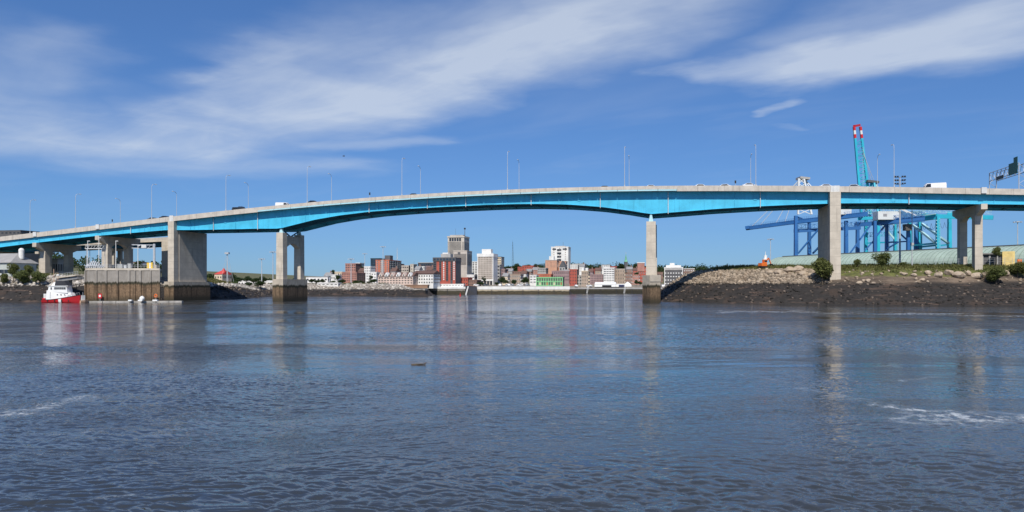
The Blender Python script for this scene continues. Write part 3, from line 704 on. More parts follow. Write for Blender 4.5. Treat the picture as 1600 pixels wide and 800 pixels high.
for x, t in near_txt.items(): put_lamp(x, .22, -ANG, 'tall curved street lamp on the near parapet '+t, 'street lamps on the bridge')
for x, t in far_txt.items(): put_lamp(x, W-.2, math.pi-ANG, 'shorter looking street lamp on the far parapet '+t, 'street lamps on the bridge')

# ------------------------------------------------------------------ vehicles on the bridge
WHEEL = MB(); 
for k in range(1): WHEEL.tube((0, -.11, 0), (0, .11, 0), .33, .33, 14); WHEEL.tube((0, -.13, 0), (0, .13, 0), .18, .18, 10, mi=1)
WHEEL_ME = WHEEL.mesh('wheel', [BLACK, STEEL])
def vehicle(name, label, x, v, kind, m_, heading=1, dz=0.0, grp='vehicles crossing the bridge'):
    q = s_of(x, v); r = empty(name, B(q, v, ztop(q)-.72+dz), -ANG+(0 if heading > 0 else math.pi), label, {'car': 'car', 'van': 'van', 'pickup': 'truck', 'bus': 'van'}[kind], grp)
    if kind == 'car':
        prof = [(-2.2, .35), (2.15, .35), (2.2, .7), (1.3, .92), (.55, 1.42), (-.9, 1.46), (-1.75, 1.0), (-2.2, .95)]; gl = [(1.12, .95), (.5, 1.36), (-.85, 1.4), (-1.5, 1.0)]; wh = (-1.35, 1.35); hw = .88
    elif kind == 'van':
        prof = [(-2.8, .4), (2.7, .4), (2.75, .95), (2.2, 1.2), (1.55, 2.15), (-2.6, 2.3), (-2.8, 1.9)]; gl = [(2.1, 1.25), (1.5, 2.0), (.5, 2.05), (.5, 1.3)]; wh = (-1.8, 1.8); hw = .98
    elif kind == 'bus':
        prof = [(-3.4, .4), (3.2, .4), (3.3, 1.0), (2.7, 1.3), (2.0, 2.6), (-3.3, 2.75), (-3.4, 2.2)]; gl = [(2.55, 1.4), (1.95, 2.4), (.9, 2.45), (.9, 1.45)]; wh = (-2.2, 2.1); hw = 1.05
    else:
        prof = [(-3.0, .5), (2.9, .5), (2.95, 1.1), (1.6, 1.25), (1.0, 1.95), (-.4, 1.98), (-.6, 1.3), (-3.0, 1.3)]; gl = [(1.45, 1.28), (.95, 1.85), (-.35, 1.88), (-.5, 1.32)]; wh = (-1.9, 1.9); hw = .98
    rings = [[(a, y_*hw, z if (k > 0 or True) else z) for a, z in prof] for y_ in (-1, 1)]
    mb = MB(); n = len(prof)
    top = max(z for a, z in prof); inset = lambda z: 1-.14*max(0, (z-.95)/(top-.95))
    mb.loft([[(a, -hw*inset(z), z) for a, z in prof], [(a, hw*inset(z), z) for a, z in prof]])
    body = mb.build('body', m_, r, local=True)
    for sd in (-1, 1):
        w_ = MB(); w_.loft([[(a, sd*(hw*inset(z)+e), z) for a, z in gl] for e in (-.01, .012)]); w_.build('window', DGLASS, r, local=True)
    a0, z0 = gl[0]; a1, z1 = gl[1]
    MB().quad8([(a0+.02, -hw*.86, z0), (a0+.02, hw*.86, z0), (a0+.10, hw*.86, z0+.03), (a0+.10, -hw*.86, z0+.03), (a1+.04, -hw*.78, z1), (a1+.04, hw*.78, z1), (a1+.12, hw*.78, z1+.03), (a1+.12, -hw*.78, z1+.03)]).build('windscreen', DGLASS, r, local=True)
    for a in wh:
        for sd in (-1, 1): inst('wheel', WHEEL_ME, r, (a, sd*(hw-.1), .33), 0, (1, 1, 1))
    for sd in (-1, 1): MB().box((prof[2][0]-.02, sd*hw*.7, .75), (.1, .3, .16)).build('headlight', WHITE, r, local=True)
    if kind == 'pickup':
        MB().bb(-2.9, -.8, -.8, .8, 1.3, 1.75).build('cargo', BLACK, r, local=True)
    return r
DARK = mat('dark_car_paint', (.02, .022, .025), .3, .1, .6); WHITEC = mat('white_car_paint', (.8, .8, .8), .3, .03, .6); SILV = mat('silver_car_paint', (.4, .42, .44), .3, .05, .6, metal=.4); GREYC = mat('grey_car_paint', (.12, .13, .14), .3, .05, .6)
vehicle('pickup_truck', 'black pickup truck with a load, past the left wall pier', 376, 4.2, 'pickup', DARK, 1, .25)
vehicle('delivery_van', 'white van crossing above the left river pier', 443, 4.2, 'van', WHITEC, 1, -.1)
vehicle('car', 'black car just right of the white van on the left', 490, 4.0, 'car', DARK, 1, .35)
vehicle('car', 'dark car near the first arch lamp on the bridge', 648, 4.0, 'car', DARK, 1, .1)
vehicle('car', 'dark car roof right of the middle of the main span', 946, 4.0, 'car', DARK, 1, .0)
vehicle('car', 'white car roof right above the right river pier', 1018, 4.0, 'car', WHITEC, 1, 0)
vehicle('car', 'silver car roof just right of the right river pier', 1095, 4.0, 'car', SILV, 1, .15)
vehicle('car', 'white car roof between the river pier and the white suv', 1131, 4.0, 'car', WHITEC, -1, .15)
vehicle('suv', 'white suv by the paired lamps over the riprap', 1171, 4.0, 'car', WHITEC, 1, .5)
vehicle('car', 'white car right above the right wall pier', 1291, 4.2, 'car', WHITEC, 1, .35)
vehicle('car', 'grey car roof just right of the right wall pier', 1332, 4.2, 'car', SILV, -1, .35)
vehicle('delivery_van', 'tall white van near the right bent and the sign gantry', 1458, 4.4, 'bus', WHITEC, -1, -.1)
vehicle('car', 'grey car just left of the left wall pier', 240, 4.0, 'car', GREYC, 1, .3)
vehicle('car', 'dark car right above the left wall pier', 259, 4.0, 'car', DARK, 1, .35)
# small road signs seen over the rail
for x, h_, lab in ((578, 2.6, 'slim dark sign post standing above the left half of the arch'), (176, 2.4, 'slim dark sign post above the left bents of the bridge'), (1149, 2.4, 'slim dark sign post over the riprap bank')):
    q = s_of(x, 1.0); r = empty('sign_post', B(q, .9, ztop(q)-.72), -ANG, lab, 'sign', 'sign posts on the bridge')
    MB().tube((0, 0, 0), (0, 0, h_), .07, .07).build('post', STEEL, r, local=True); MB().bb(-.25, .25, -.1, -.07, h_-.9, h_).build('panel', BLACK, r, local=True)
# camera and floodlight mast
q = s_of(1424, W); r = empty('floodlight_mast', B(q, W+12, 9), -ANG, 'dark mast carrying clustered floodlights behind the white van', 'mast')
zt = ZY(277, OY+UY*q+VY*(W+12))
MB().tube((0, 0, 0), (0, 0, zt-9), .35, .18, 8).build('pole', STEEL, r, local=True)
for k, z in enumerate((zt-9, zt-10.2, zt-11.4)):
    MB().bar((-1.9+.3*k, 0, z), (1.9-.3*k, 0, z), .14).build('cross_arm', BLACK, r, local=True)
    for a in (-1.5, -.75, .75, 1.5): MB().box((a, -.25, z+.25), (.5, .35, .42)).build('floodlight', BLACK, r, local=True)
# sign gantry
r = empty('sign_gantry', B(s_of(1548, 1), 1, 33), 0, 'galvanised lattice sign gantry over the road carrying a green sign', 'sign gantry')
qa, qb = s_of(1546, W-1), s_of(1592, .4)
def gpt(t, du, z): # along the gantry from the far post (t=0) to the near post (t=1)
    return Vector(B(qa+(qb-qa)*t+du, (W-1.0)*(1-t)+.4*t, z))
zg = ztop(qb)
zb_, zt_ = zg+5.0, zg+7.6
for t, nm in ((0.0, 'far'), (1.0, 'near')):
    for du in (-.0, 2.0):
        MB().tube(gpt(t, du, zg-.7), gpt(t, du, zt_+.15), .13).build('post', STEEL, r)
    for k in range(5):
        z0 = zg+.1+k*1.45; a, b_ = (0, 2.0) if k % 2 else (2.0, 0)
        MB().tube(gpt(t, a, z0), gpt(t, b_, z0+1.45), .06).build('brace', STEEL, r)
for du in (0, 2.0):
    for z in (zb_, zt_): MB().tube(gpt(0, du, z), gpt(1, du, z), .11).build('chord', STEEL, r)
    for k in range(14):
        t0, t1 = k/14, (k+1)/14; za, zc = (zb_, zt_) if k % 2 else (zt_, zb_)
        MB().tube(gpt(t0, du, za), gpt(t1, du, zc), .07).build('lattice_bar', STEEL, r)
sp = MB()
a, b_ = gpt(.70, -.25, 0), gpt(.985, -.25, 0)
sp.quad8([(a.x, a.y, zb_-.3), (b_.x, b_.y, zb_-.3), (b_.x+.08, b_.y+.02, zb_-.3), (a.x+.08, a.y+.02, zb_-.3), (a.x, a.y, zt_+.6), (b_.x, b_.y, zt_+.6), (b_.x+.08, b_.y+.02, zt_+.6), (a.x+.08, a.y+.02, zt_+.6)])
sgn = sp.build('sign_panel', GREEN_SIGN, r)
a, b_ = gpt(.86, -.25, 0), gpt(.985, -.25, 0)
MB().quad8([(a.x, a.y, zt_+.6), (b_.x, b_.y, zt_+.6), (b_.x+.08, b_.y+.02, zt_+.6), (a.x+.08, a.y+.02, zt_+.6), (a.x, a.y, zt_+2.0), (b_.x, b_.y, zt_+2.0), (b_.x+.08, b_.y+.02, zt_+2.0), (a.x+.08, a.y+.02, zt_+2.0)]).build('exit_tab', GREEN_SIGN, r)
a, b_ = gpt(.28, -.25, 0), gpt(.52, -.25, 0)
MB().quad8([(a.x, a.y, zb_-.5), (b_.x, b_.y, zb_-.5), (b_.x+.08, b_.y+.02, zb_-.5), (a.x+.08, a.y+.02, zb_-.5), (a.x, a.y, zb_+.6), (b_.x, b_.y, zb_+.6), (b_.x+.08, b_.y+.02, zb_+.6), (a.x+.08, a.y+.02, zb_+.6)]).build('signal_box', BLACK, r)

# ------------------------------------------------------------------ wharf, pontoon and boat
WY = 240.0
wx0, wx1 = XY(125, WY)[0], XY(249, 242)[0]; wz = ZY(419, WY)
wharf = empty('concrete_wharf', (wx0, WY, 0), 0, 'stained concrete wharf with vertical fender piles under the left bridge spans', 'wharf')
foot = [(wx0+1.2, WY+1.2), (wx0+2.6, WY+.25), (wx0+4.4, WY), (wx1, WY+1.6), (XY(250.5, 254)[0], WY+14), (wx0+5, WY+16), (wx0+.2, WY+12), (wx0, WY+4)]
MB().prism(foot, -3, wz-.7).build('wall', WHARF_TIDE, wharf)
cx, cy = sum(p_[0] for p_ in foot)/8, sum(p_[1] for p_ in foot)/8
capf = [(cx+(a-cx)*1.02, cy+(b-cy)*1.03) for a, b in foot]
MB().prism(capf, wz-.7, wz).build('coping', CONC, wharf)
def wfront(t): return (wx0+4.4+(wx1-wx0-4.4)*t, WY+1.6*t)
for x in (126, 132.5, 151, 165, 182, 199.5, 209, 216.5, 232.5, 246):
    t = ((x-800)/FPX*WY-wx0-4.4)/(wx1-wx0-4.4)
    a, b = wfront(t) if t > 0 else (wx0+1.0+(x-125)*.25, WY+1.0-(x-125)*.07)
    wd = .75 if x in (165, 182, 199.5, 216.5) else .35
    MB().bb(a-wd/2, a+wd/2, b-.34, b+.2, -2, wz-.75).build('fender_pile', WHARF_TIDE, wharf)
for k in range(22):
    a, b = wfront(k/21); MB().tube((a, b+.5, wz), (a, b+.5, wz+1.1), .04).build('rail_post', STEEL, wharf)
for z in (.6, 1.1):
    a, b = wfront(0), wfront(1); MB().tube((a[0], a[1]+.5, wz+z), (b[0], b[1]+.5, wz+z), .03).build('rail', STEEL, wharf)
for k, (x, yt, Y, t) in enumerate(((137, 377, 246, 'left end'), (154.5, 372, 250, 'second from its left end'), (181, 377, 246, 'middle'), (215.5, 384, 246, 'right half'))):
    a = P(x, yt, Y); r = empty('dock_lamp', (a.x, a.y, wz), 0, 'slim white lamp post on the concrete wharf, '+t, 'lamp post', 'lamp posts on the wharf')
    MB().tube((0, 0, 0), (0, 0, a.z-wz), .13, .1, 8).build('pole', OFFW, r, local=True); MB().box((.35, 0, a.z-wz+.08), (.9, .3, .16)).build('lamp_head', WHITE, r, local=True)
a, b = P(241, 381, 247), P(206, 383, 247)
r = empty('dock_gantry', (a.x, a.y, wz), 0, 'grey boom arm on a post at the right end of the wharf', 'hoist')
MB().tube((0, 0, 0), (0, 0, a.z-wz), .42, .36, 8).build('post', STEEL, r, local=True)
for z in (-.4, -1.5): MB().bar((.4, 0, a.z-wz+z), (b.x-a.x, 0, a.z-wz+z+.1), .25).build('boom', STEEL, r, local=True)
for k in range(5): MB().bar((-1.2*k, 0, a.z-wz-.4), (-1.2*k-.9, 0, a.z-wz-1.5), .12).build('lattice_bar', STEEL, r, local=True)
MB().box((-3.2, -.2, a.z-wz-.9), (1.6, .9, 1.0)).build('winch', OFFW, r, local=True); MB().bb(-1.1, 1.1, -.9, .9, 0, 1.3).build('base', CONC, r, local=True)
a = P(235, 412, 244); r = empty('yellow_cabinet', (a.x, a.y, wz), 0, 'yellow and white equipment cabinet beside the boom post', 'cabinet')
MB().bb(-1, -.2, -.4, .4, 0, 1.9).build('door', YEL, r, local=True); MB().bb(-.2, .3, -.4, .4, 0, 1.8).build('side', WHITE, r, local=True); MB().bb(.3, .9, -.4, .4, 0, 2.0).build('casing', YEL, r, local=True)
a = P(148, 412, 246); r = empty('pipe_rack', (a.x, a.y, wz), 0, 'heap of silver pipes and racks at the left end of the wharf', 'pipe rack')
for k in range(9):
    MB().tube((-2.6+.65*k, -.8, .2), (-2.9+.65*k, 1.0, 1.5+1.0*math.sin(k*.5)), .22, .22, 8).build('pipe', STEEL, r, local=True)
for k in range(3): MB().bar((-3, -1+k, 1.0), (3, -1+k, 1.2), .15).build('frame', STEEL, r, local=True)
a = P(147, 387, 252); r = empty('platform_frame', (a.x, a.y, wz), 0, 'raised white lattice platform on posts above the wharf', 'platform')
hz = ZY(389, 252)-wz
for sx in (-2.6, 2.6):
    for sy in (0, 2): MB().tube((sx, sy, 0), (sx, sy, hz), .1).build('post', STEEL, r, local=True)
MB().bb(-3.0, 3.0, -.2, 2.2, hz, hz+.25).build('deck', OFFW, r, local=True)
for k in range(7): MB().bar((-3+k, -.2, hz+.25), (-2.5+k, -.2, hz+1.1), .09).build('lattice_bar', OFFW, r, local=True)
MB().bar((-3, -.2, hz+1.15), (3, -.2, hz+1.15), .1).build('rail', OFFW, r, local=True)
B_GRYC = mat('grey_crate_paint', (.33, .34, .33), .6, .15)
for k, (x, y, Y, sx) in enumerate(((188, 413, 246, 1.6), (196, 414.5, 247, 1.2), (203, 412, 247, 1.0))):
    a = P(x, y, Y); tl = ('between two lamp posts', 'beside the middle lamp post', 'left of the right lamp post', 'left of the middle lamp post', 'under the right lamp post', 'left of the yellow cabinet')[k]
    rr = empty('equipment_crate', (a.x, a.y, wz), 0, 'pale equipment crate on the wharf '+tl, 'crate', 'crates on the wharf')
    MB().bb(-sx/2, sx/2, -.5, .5, .1, a.z-wz).build('casing', (B_GRYC, STEEL)[k % 2], rr, local=True); MB().bb(-sx/2-.05, sx/2+.05, -.55, .55, a.z-wz, a.z-wz+.08).build('lid', STEEL, rr, local=True)
    for sx2 in (-.35, .35): MB().bb(sx2*sx-.08, sx2*sx+.08, -.45, .45, 0, .1).build('skid', BLACK, rr, local=True)
# gangway between wharf and shore
r = empty('access_bridge', P(112, 432, 252), 0, 'grey access bridge between the wharf and the rocky bank', 'bridge')
a, b = P(94, 434, 256), P(126, 430, 250)
MB().bar(a, b, 3.4, .5).build('deck', CONC, r); MB().bar(a+Vector((0, 0, -.9)), b+Vector((0, 0, -.9)), 2.4, .9).build('girder', mat('grey_steel', (.25, .25, .25), .6), r)
for z in (.7, 1.25): MB().bar(a+Vector((0, -1.6, z)), b+Vector((0, -1.6, z)), .07).build('rail', STEEL, r)
for k in range(9):
    c = a.lerp(b, k/8)+Vector((0, -1.6, .2)); MB().tube(c, c+Vector((0, 0, 1.1)), .04).build('rail_post', STEEL, r)
c = a.lerp(b, .45); MB().bb(c.x-.5, c.x+.5, c.y-1, c.y+1, 0, c.z-1.35).build('pier', CONC_TIDE, r)
# pontoon
a, b = XY(120, 238.0), XY(286, 243)
pont = empty('floating_pontoon', (a[0], a[1], 0), 0, 'long low floating pontoon at the foot of the wharf', 'pontoon')
for k in range(8):
    t0, t1 = k/8, (k+.96)/8; p0, p1 = Vector((a[0], a[1], .25)).lerp(Vector((b[0], b[1], .25)), t0), Vector((a[0], a[1], .25)).lerp(Vector((b[0], b[1], .25)), t1)
    MB().bar(p0, p1, 1.8, .5).build('float_section', mat('grey_dock', (.34, .32, .29), .8, .25), pont)
for k, (x, lab, mt, sz) in enumerate(((203, 'white', WHITE, 1.1), (219, 'white', WHITE, 1.4), (242, 'white', WHITE, 1.5))):
    q = P(x, 472, 238.5)
    MB().bb(q.x-sz/2, q.x+sz/2, 238.4, 239.4, .5, .95).build('bollard_box', mt, pont)
def uvs(mb, c, r, nu=14, nv=8, sz=1.0, mi=0):
    rings = [[(c[0]+r*math.sin(math.pi*(j+.02)/(nv+.04))*math.cos(2*math.pi*i/nu), c[1]+r*math.sin(math.pi*(j+.02)/(nv+.04))*math.sin(2*math.pi*i/nu), c[2]-r*sz*math.cos(math.pi*(j+.02)/(nv+.04))) for i in range(nu)] for j in range(nv+1)]
    return mb.loft(rings, mi)
q = P(222, 467, 239.2); rr = empty('float_ball', (q.x, q.y, .5), 0, 'big white round buoy resting on the pontoon', 'buoy')
uvs(MB(), (0, 0, .78), .8).build('ball', WHITE, rr, local=True, smooth=True); MB().tube((0, 0, 1.5), (0, 0, 1.75), .12).build('eye', STEEL, rr, local=True)
q = P(157, 464, WY-.5); rr = empty('notice_board', (q.x, WY-.75, .5), 0, 'small red notice board with white square at the wharf foot', 'sign')
MB().tube((0, 0, 0), (0, 0, 2.4), .06).build('post', STEEL, rr, local=True); MB().bb(-.6, .6, -.12, -.06, .9, 2.4).build('panel', RED, rr, local=True); MB().bb(-.3, .3, -.15, -.123, 1.3, 2.0).build('emblem', WHITE, rr, local=True)
q = P(244, 463, WY+.6); rr = empty('life_ring_post', (q.x, WY+.4, .5), 0, 'orange life ring on a post at the right end of the pontoon', 'life ring')
MB().tube((0, 0, 0), (0, 0, 2.4), .06).build('post', STEEL, rr, local=True)
tor = MB(); tor.loft([[((.45+.15*math.cos(b_))*math.cos(a_), -.1+.15*math.sin(b_), 1.7+(.45+.15*math.cos(b_))*math.sin(a_)) for b_ in np.linspace(0, 2*math.pi, 7)[:-1]] for a_ in np.linspace(0, 2*math.pi, 15)], caps=False).build('ring', ORANGE, rr, local=True)

# patrol boat
bq = P(66, 474, 235.0); BL = 57/FPX*235
boat = empty('patrol_boat', (bq.x, 236.2, 0), R(-4), 'small red hulled patrol boat with white cabin moored left of the wharf', 'boat')
REDH = mat('red_hull_paint', (.42, .015, .02), .4, .08, .4)
def hull_ring(t):
    x = t*BL; w = 1.75*min(1, 1.1*(1-max(0, (t-.45)/.55)**2.2))*(.9+.1*min(1, t*6)); w = max(w, .04)
    deck = .95+.25*max(0, t)**1.0+1.35*max(0, (t-.3)/.7)**1.3
    fx = .0 if t < .9 else (t-.9)*2
    return [(x-.3*t, 0, -.7+.3*t), (x, -w*.72, -.35), (x+.15*t, -w*.97, .4), (x+.4*t, -w, deck), (x+.4*t, w, deck), (x+.15*t, w*.97, .4), (x, w*.72, -.35)]
ts = [0, .05, .12, .25, .4, .55, .7, .82, .92, 1.0]
hull = MB().loft([hull_ring(t) for t in ts]).build('hull', REDH, boat, local=True)
gun = MB()
for sd in (3, 4):
    for t0, t1 in zip(ts, ts[1:]):
        gun.bar(Vector(hull_ring(t0)[sd])+Vector((0, 0, .04)), Vector(hull_ring(t1)[sd])+Vector((0, 0, .04)), .16, .14)
gun.build('gunwale', BLACK, hull, local=True)
st = MB()
def side(t, z): # near-side hull surface point
    r_ = hull_ring(t); p0, p1, p2 = Vector(r_[1]), Vector(r_[2]), Vector(r_[3])
    return (p1.lerp(p2, (z-.4)/(p2.z-.4)) if z > .4 else p0.lerp(p1, (z+.35)/.75))+Vector((0, -.03, 0))
for z0, z1 in ((-.3, .4), (.4, 1.45)):
    sh = lambda z: -.012*(z)
    st.face([side(.50+sh(z0), z0), side(.575+sh(z0), z0), side(.575+sh(z1), min(z1, hull_ring(.575)[3][2]-.12)), side(.50+sh(z1), min(z1, hull_ring(.5)[3][2]-.12))])
st.build('diagonal_stripe', WHITE, hull, local=True)
# superstructure: low house with sheer-following base, then wheelhouse
hs_ = MB()
hs_.quad8([(BL*.13, -1.55, .95), (BL*.86, -1.0, 2.0), (BL*.86, 1.0, 2.0), (BL*.13, 1.55, .95), (BL*.15, -1.45, 4.0), (BL*.80, -.95, 3.2), (BL*.80, .95, 3.2), (BL*.15, 1.45, 4.0)])
house = hs_.build('deckhouse', WHITE, boat, local=True)
wh_ = MB().quad8([(BL*.17, -1.3, 3.6), (BL*.74, -1.3, 3.1), (BL*.74, 1.3, 3.1), (BL*.17, 1.3, 3.6), (BL*.20, -1.3, 5.3), (BL*.70, -1.3, 5.3), (BL*.70, 1.3, 5.3), (BL*.20, 1.3, 5.3)]).build('wheelhouse', WHITE, boat, local=True)
for k in range(6):
    x0 = BL*(.36+.056*k); MB().bb(x0, x0+BL*.046, -1.34, -1.29, 4.25, 5.0).build('window', DGLASS, wh_, local=True)
MB().bb(BL*.255, BL*.29, -1.34, -1.29, 4.2, 4.95).build('window', DGLASS, wh_, local=True)
for k in range(3): MB().tube((BL*(.45+.1*k), -1.42+.06*k, 2.6), (BL*(.45+.1*k), -1.2, 2.6), .16, .16, 10).build('porthole', DGLASS, house, local=True)
MB().bb(BL*.25, BL*.255+.03, -1.58, -1.40, 1.5, 3.4).build('door_seam', STEEL, house, local=True)
for k in range(4): MB().tube((BL*(.2+.2*k), -1.85, .95), (BL*(.2+.2*k), -1.85, .35), .14, .14, 8).build('fender', BLACK, hull, local=True)
MB().bb(BL*.17, BL*.76, -1.45, 1.45, 5.3, 5.45).build('roof', WHITE, boat, local=True)
MB().quad8([(BL*.36, -1.2, 5.45), (BL*.73, -1.2, 5.45), (BL*.73, 1.2, 5.45), (BL*.36, 1.2, 5.45), (BL*.38, -1.0, 7.0), (BL*.62, -1.0, 7.0), (BL*.62, 1.0, 7.0), (BL*.38, 1.0, 7.0)]).build('canopy', mat('dark_canvas', (.03, .032, .04), .8), boat, local=True)
MB().quad8([(BL*.24, -.8, 5.45), (BL*.36, -.8, 5.45), (BL*.36, .8, 5.45), (BL*.24, .8, 5.45), (BL*.30, -.5, 6.6), (BL*.34, -.5, 6.6), (BL*.34, .5, 6.6), (BL*.30, .5, 6.6)]).build('funnel', WHITE, boat, local=True)
PINK = mat('buff_mast_paint', (.5, .33, .22), .6, .1)
MB().tube((BL*.27, 0, 5.2), (BL*.265, 0, 10.8), .14, .08, 8).build('mast', PINK, boat, local=True)
MB().tube((BL*.38, 0, 6.0), (BL*.39, 0, 9.6), .07).build('mast', PINK, boat, local=True); MB().bar((BL*.27, -.8, 8.4), (BL*.27, .8, 8.4), .09).build('yard', PINK, boat, local=True)
MB().box((BL*.39, 0, 8.9), (.8, .5, .35)).build('radar', WHITE, boat, local=True)
for k in range(7):
    t = .68+.05*k; p0 = Vector(hull_ring(t)[3]); MB().tube(p0, p0+Vector((0, 0, .75)), .03).build('rail_post', STEEL, boat, local=True)
rl = MB()
for k in range(6):
    p0, p1 = Vector(hull_ring(.68+.05*k)[3]), Vector(hull_ring(.73+.05*k)[3]); rl.tube(p0+Vector((0, 0, .75)), p1+Vector((0, 0, .75)), .03)
rl.build('rail', STEEL, boat, local=True)
MB().bb(.1, 1.0, -1.2, 1.2, 1.0, 1.5).build('stern_locker', RED, boat, local=True)
MB().bb(.3, 1.3, -.9, .9, 1.5, 2.9).build('stern_frame', OFFW, boat, local=True)
uvs(MB(), (BL*.75, -.75, 2.55), .42).build('life_raft', WHITE, boat, local=True, smooth=True)
q = P(131, 467, 236.5); rr = empty('dinghy', (q.x, 236.5, 0), R(60), 'small buff workboat tied ahead of the red patrol boat', 'boat')
MB().loft([[(t*2.6-1.3, 0, -.2), (t*2.6-1.3, -.7*w, .1), (t*2.6-1.3, -.8*w, .75+.2*t), (t*2.6-1.3, .8*w, .75+.2*t), (t*2.6-1.3, .7*w, .1)] for t, w in ((0, .9), (.5, 1), (.85, .6), (1, .05))]).build('hull', PINK, rr, local=True)
MB().bb(-.9, .2, -.4, .4, .8, 2.4).build('console', OFFW, rr, local=True); MB().tube((-.3, 0, 2.4), (-.3, 0, 3.4), .05).build('mast', STEEL, rr, local=True)

# ------------------------------------------------------------------ vegetation
LEAF_D = leaf_mat('dark_leaves', (.028, .052, .02), (.055, .095, .03))
LEAF_M = leaf_mat('mid_leaves', (.095, .12, .038), (.17, .195, .065))
LEAF_G = leaf_mat('grass_blades', (.095, .11, .036), (.19, .19, .07))
BARK = mat('bark', (.09, .07, .05), .9, .3, 2)
def crown_mesh(seed, m_, n=1100, leaf=.10, lobes=9, tall=1.0):
    """crown of unit radius: leaf faces clustered on uneven lobes"""
    rng = np.random.default_rng(seed); V = []; 
    cs = []
    for k in range(lobes):
        a = rng.random()*6.28; r_ = .15+.48*rng.random(); z = -.45+1.05*rng.random(); cs.append((r_*math.cos(a)*(1-.35*max(z, 0)), r_*math.sin(a)*(1-.35*max(z, 0)), z*tall, .26+.24*rng.random()))
    cs.append((0, 0, .0, .5))
    w = np.array([c[3]**2 for c in cs]); w /= w.sum()
    idx = rng.choice(len(cs), n, p=w); C = np.array(cs)[idx]
    dr = rng.normal(size=(n, 3)); dr /= np.linalg.norm(dr, axis=1)[:, None]; rad = C[:, 3]*(.62+.45*rng.random(n))
    p = C[:, :3]+dr*rad[:, None]
    nrm = dr+.9*rng.normal(size=(n, 3)); nrm /= np.linalg.norm(nrm, axis=1)[:, None]
    a = np.cross(nrm, rng.normal(size=(n, 3))); a /= np.linalg.norm(a, axis=1)[:, None]; b = np.cross(nrm, a)
    s_ = leaf*(.6+.8*rng.random(n))[:, None]
    V = np.stack([p-a*s_, p+b*s_*.7, p+a*s_, p-b*s_*.7], 1).reshape(-1, 3)
    return npmesh('_crown', V, np.arange(n*4).reshape(-1, 4), m_)
def trunk_mesh(seed):
    rng = random.Random(seed); mb = MB(); mb.tube((0, 0, -.2), (0, 0, 1.0), .07, .045, 7)
    for k in range(5):
        a = k*1.3+rng.random(); z = .6+.09*k; mb.tube((0, 0, z), (.42*math.cos(a), .42*math.sin(a), z+.45), .035, .012, 5)
    return mb.mesh('trunk', BARK)
CROWNS = {'d': [crown_mesh(k, LEAF_D) for k in range(4)], 'm': [crown_mesh(20+k, LEAF_M, 2600, .065, 12) for k in range(4)], 'c': [crown_mesh(40+k, LEAF_D, 900, .09, 8, 1.9) for k in range(2)]}
TRUNKS = [trunk_mesh(k) for k in range(3)]
tree_n = 0
def tree(x, ytop, wpx, Y, label, kind='d', ground=None, group='trees by the river', name='tree', gfn=None, cat='tree', bush=False):
    """a tree whose crown is seen at column x, its top at row ytop, wpx wide"""
    global tree_n; tree_n += 1
    X = (x-800)/FPX*Y; zt = ZY(ytop, Y); gz = ground if ground is not None else float((gfn or h_city)(X, Y))
    rad = wpx/FPX*Y/2; hgt = max(zt-gz, 1.2)
    r = empty(name, (X, Y, gz), tree_n*1.1, label, cat, group)
    ch = min(hgt*(.98 if bush else .8), rad*(3.8 if kind == 'c' else 2.3)); cz = hgt-ch*.5
    sc = (rad*1.12, rad*1.12, ch*.5*(1.0/(1.95 if kind == 'c' else 1.0)))
    inst('crown', CROWNS[kind][tree_n % len(CROWNS[kind])], r, (0, 0, cz), 0, sc)
    inst('trunk', TRUNKS[tree_n % 3], r, (0, 0, 0), 0, (max(rad, hgt*.2), max(rad, hgt*.2), max(cz, .8)))
    return r

# right bank bushes and trees
for x, yt, w_, Y, lab, k in ((1285, 401, 40, 224, 'big olive bush hiding the foot of the right wall pier', 'm'), (1377, 394, 32, 233, 'round light green tree in front of the green shed', 'm'),
                             (1340, 404, 14, 231, 'thin small bush left of the round tree by the shed', 'm'), (1411, 408, 13, 231, 'small bush right of the round tree by the shed', 'm'), (1557, 385, 16, 226, 'thin tree left of the yellow wall', 'm'),
                             (1556, 415, 36, 214, 'spreading bush above the right boulders', 'm'), (1590, 408, 30, 216, 'dark bush in front of the yellow wall', 'm')):
    tree(x, yt, w_, Y, lab, k, group='bushes on the right bank', name='bush' if w_ > 0 and yt > 398 else 'tree', gfn=h_right, cat='bush' if yt > 398 else 'tree', bush=True)
def grass(name, fn, xs, ys, zmin, zmax, n, hmin, hmax, seed, label, m_):
    pts, _ = scatter(fn, xs, ys, zmin, zmax, n, 1, 1, seed); rng = np.random.default_rng(seed); n = len(pts)
    a = rng.random(n)*6.28; h_ = hmin+(hmax-hmin)*rng.random(n)*(.4+1.2*np.clip(fbm(pts[:, 0], pts[:, 1], 9, 31)+.5, 0, 1)); w_ = .10+.16*rng.random(n)
    t = np.stack([np.cos(a), np.sin(a), 0*a], 1); ln = rng.normal(size=(n, 3))*.35; ln[:, 2] = 1
    p = pts-np.array([0, 0, .15]); V = np.stack([p-t*w_[:, None], p+t*w_[:, None], p+ln*h_[:, None]], 1).reshape(-1, 3)
    npmesh(name, V, np.arange(3*n).reshape(-1, 3), m_, 'stuff', label=label)
grass('grass', h_right, (56, 240), (205, 262), 10.0, 13.5, 42000, .2, .9, 11, 'rough grass and weeds along the top of the right bank', LEAF_G)
pts, _ = scatter(h_right, (86, 245), (204, 246), 9.0, 12.8, 620, 1, 1, 14); rngu = np.random.default_rng(9); Vu = []
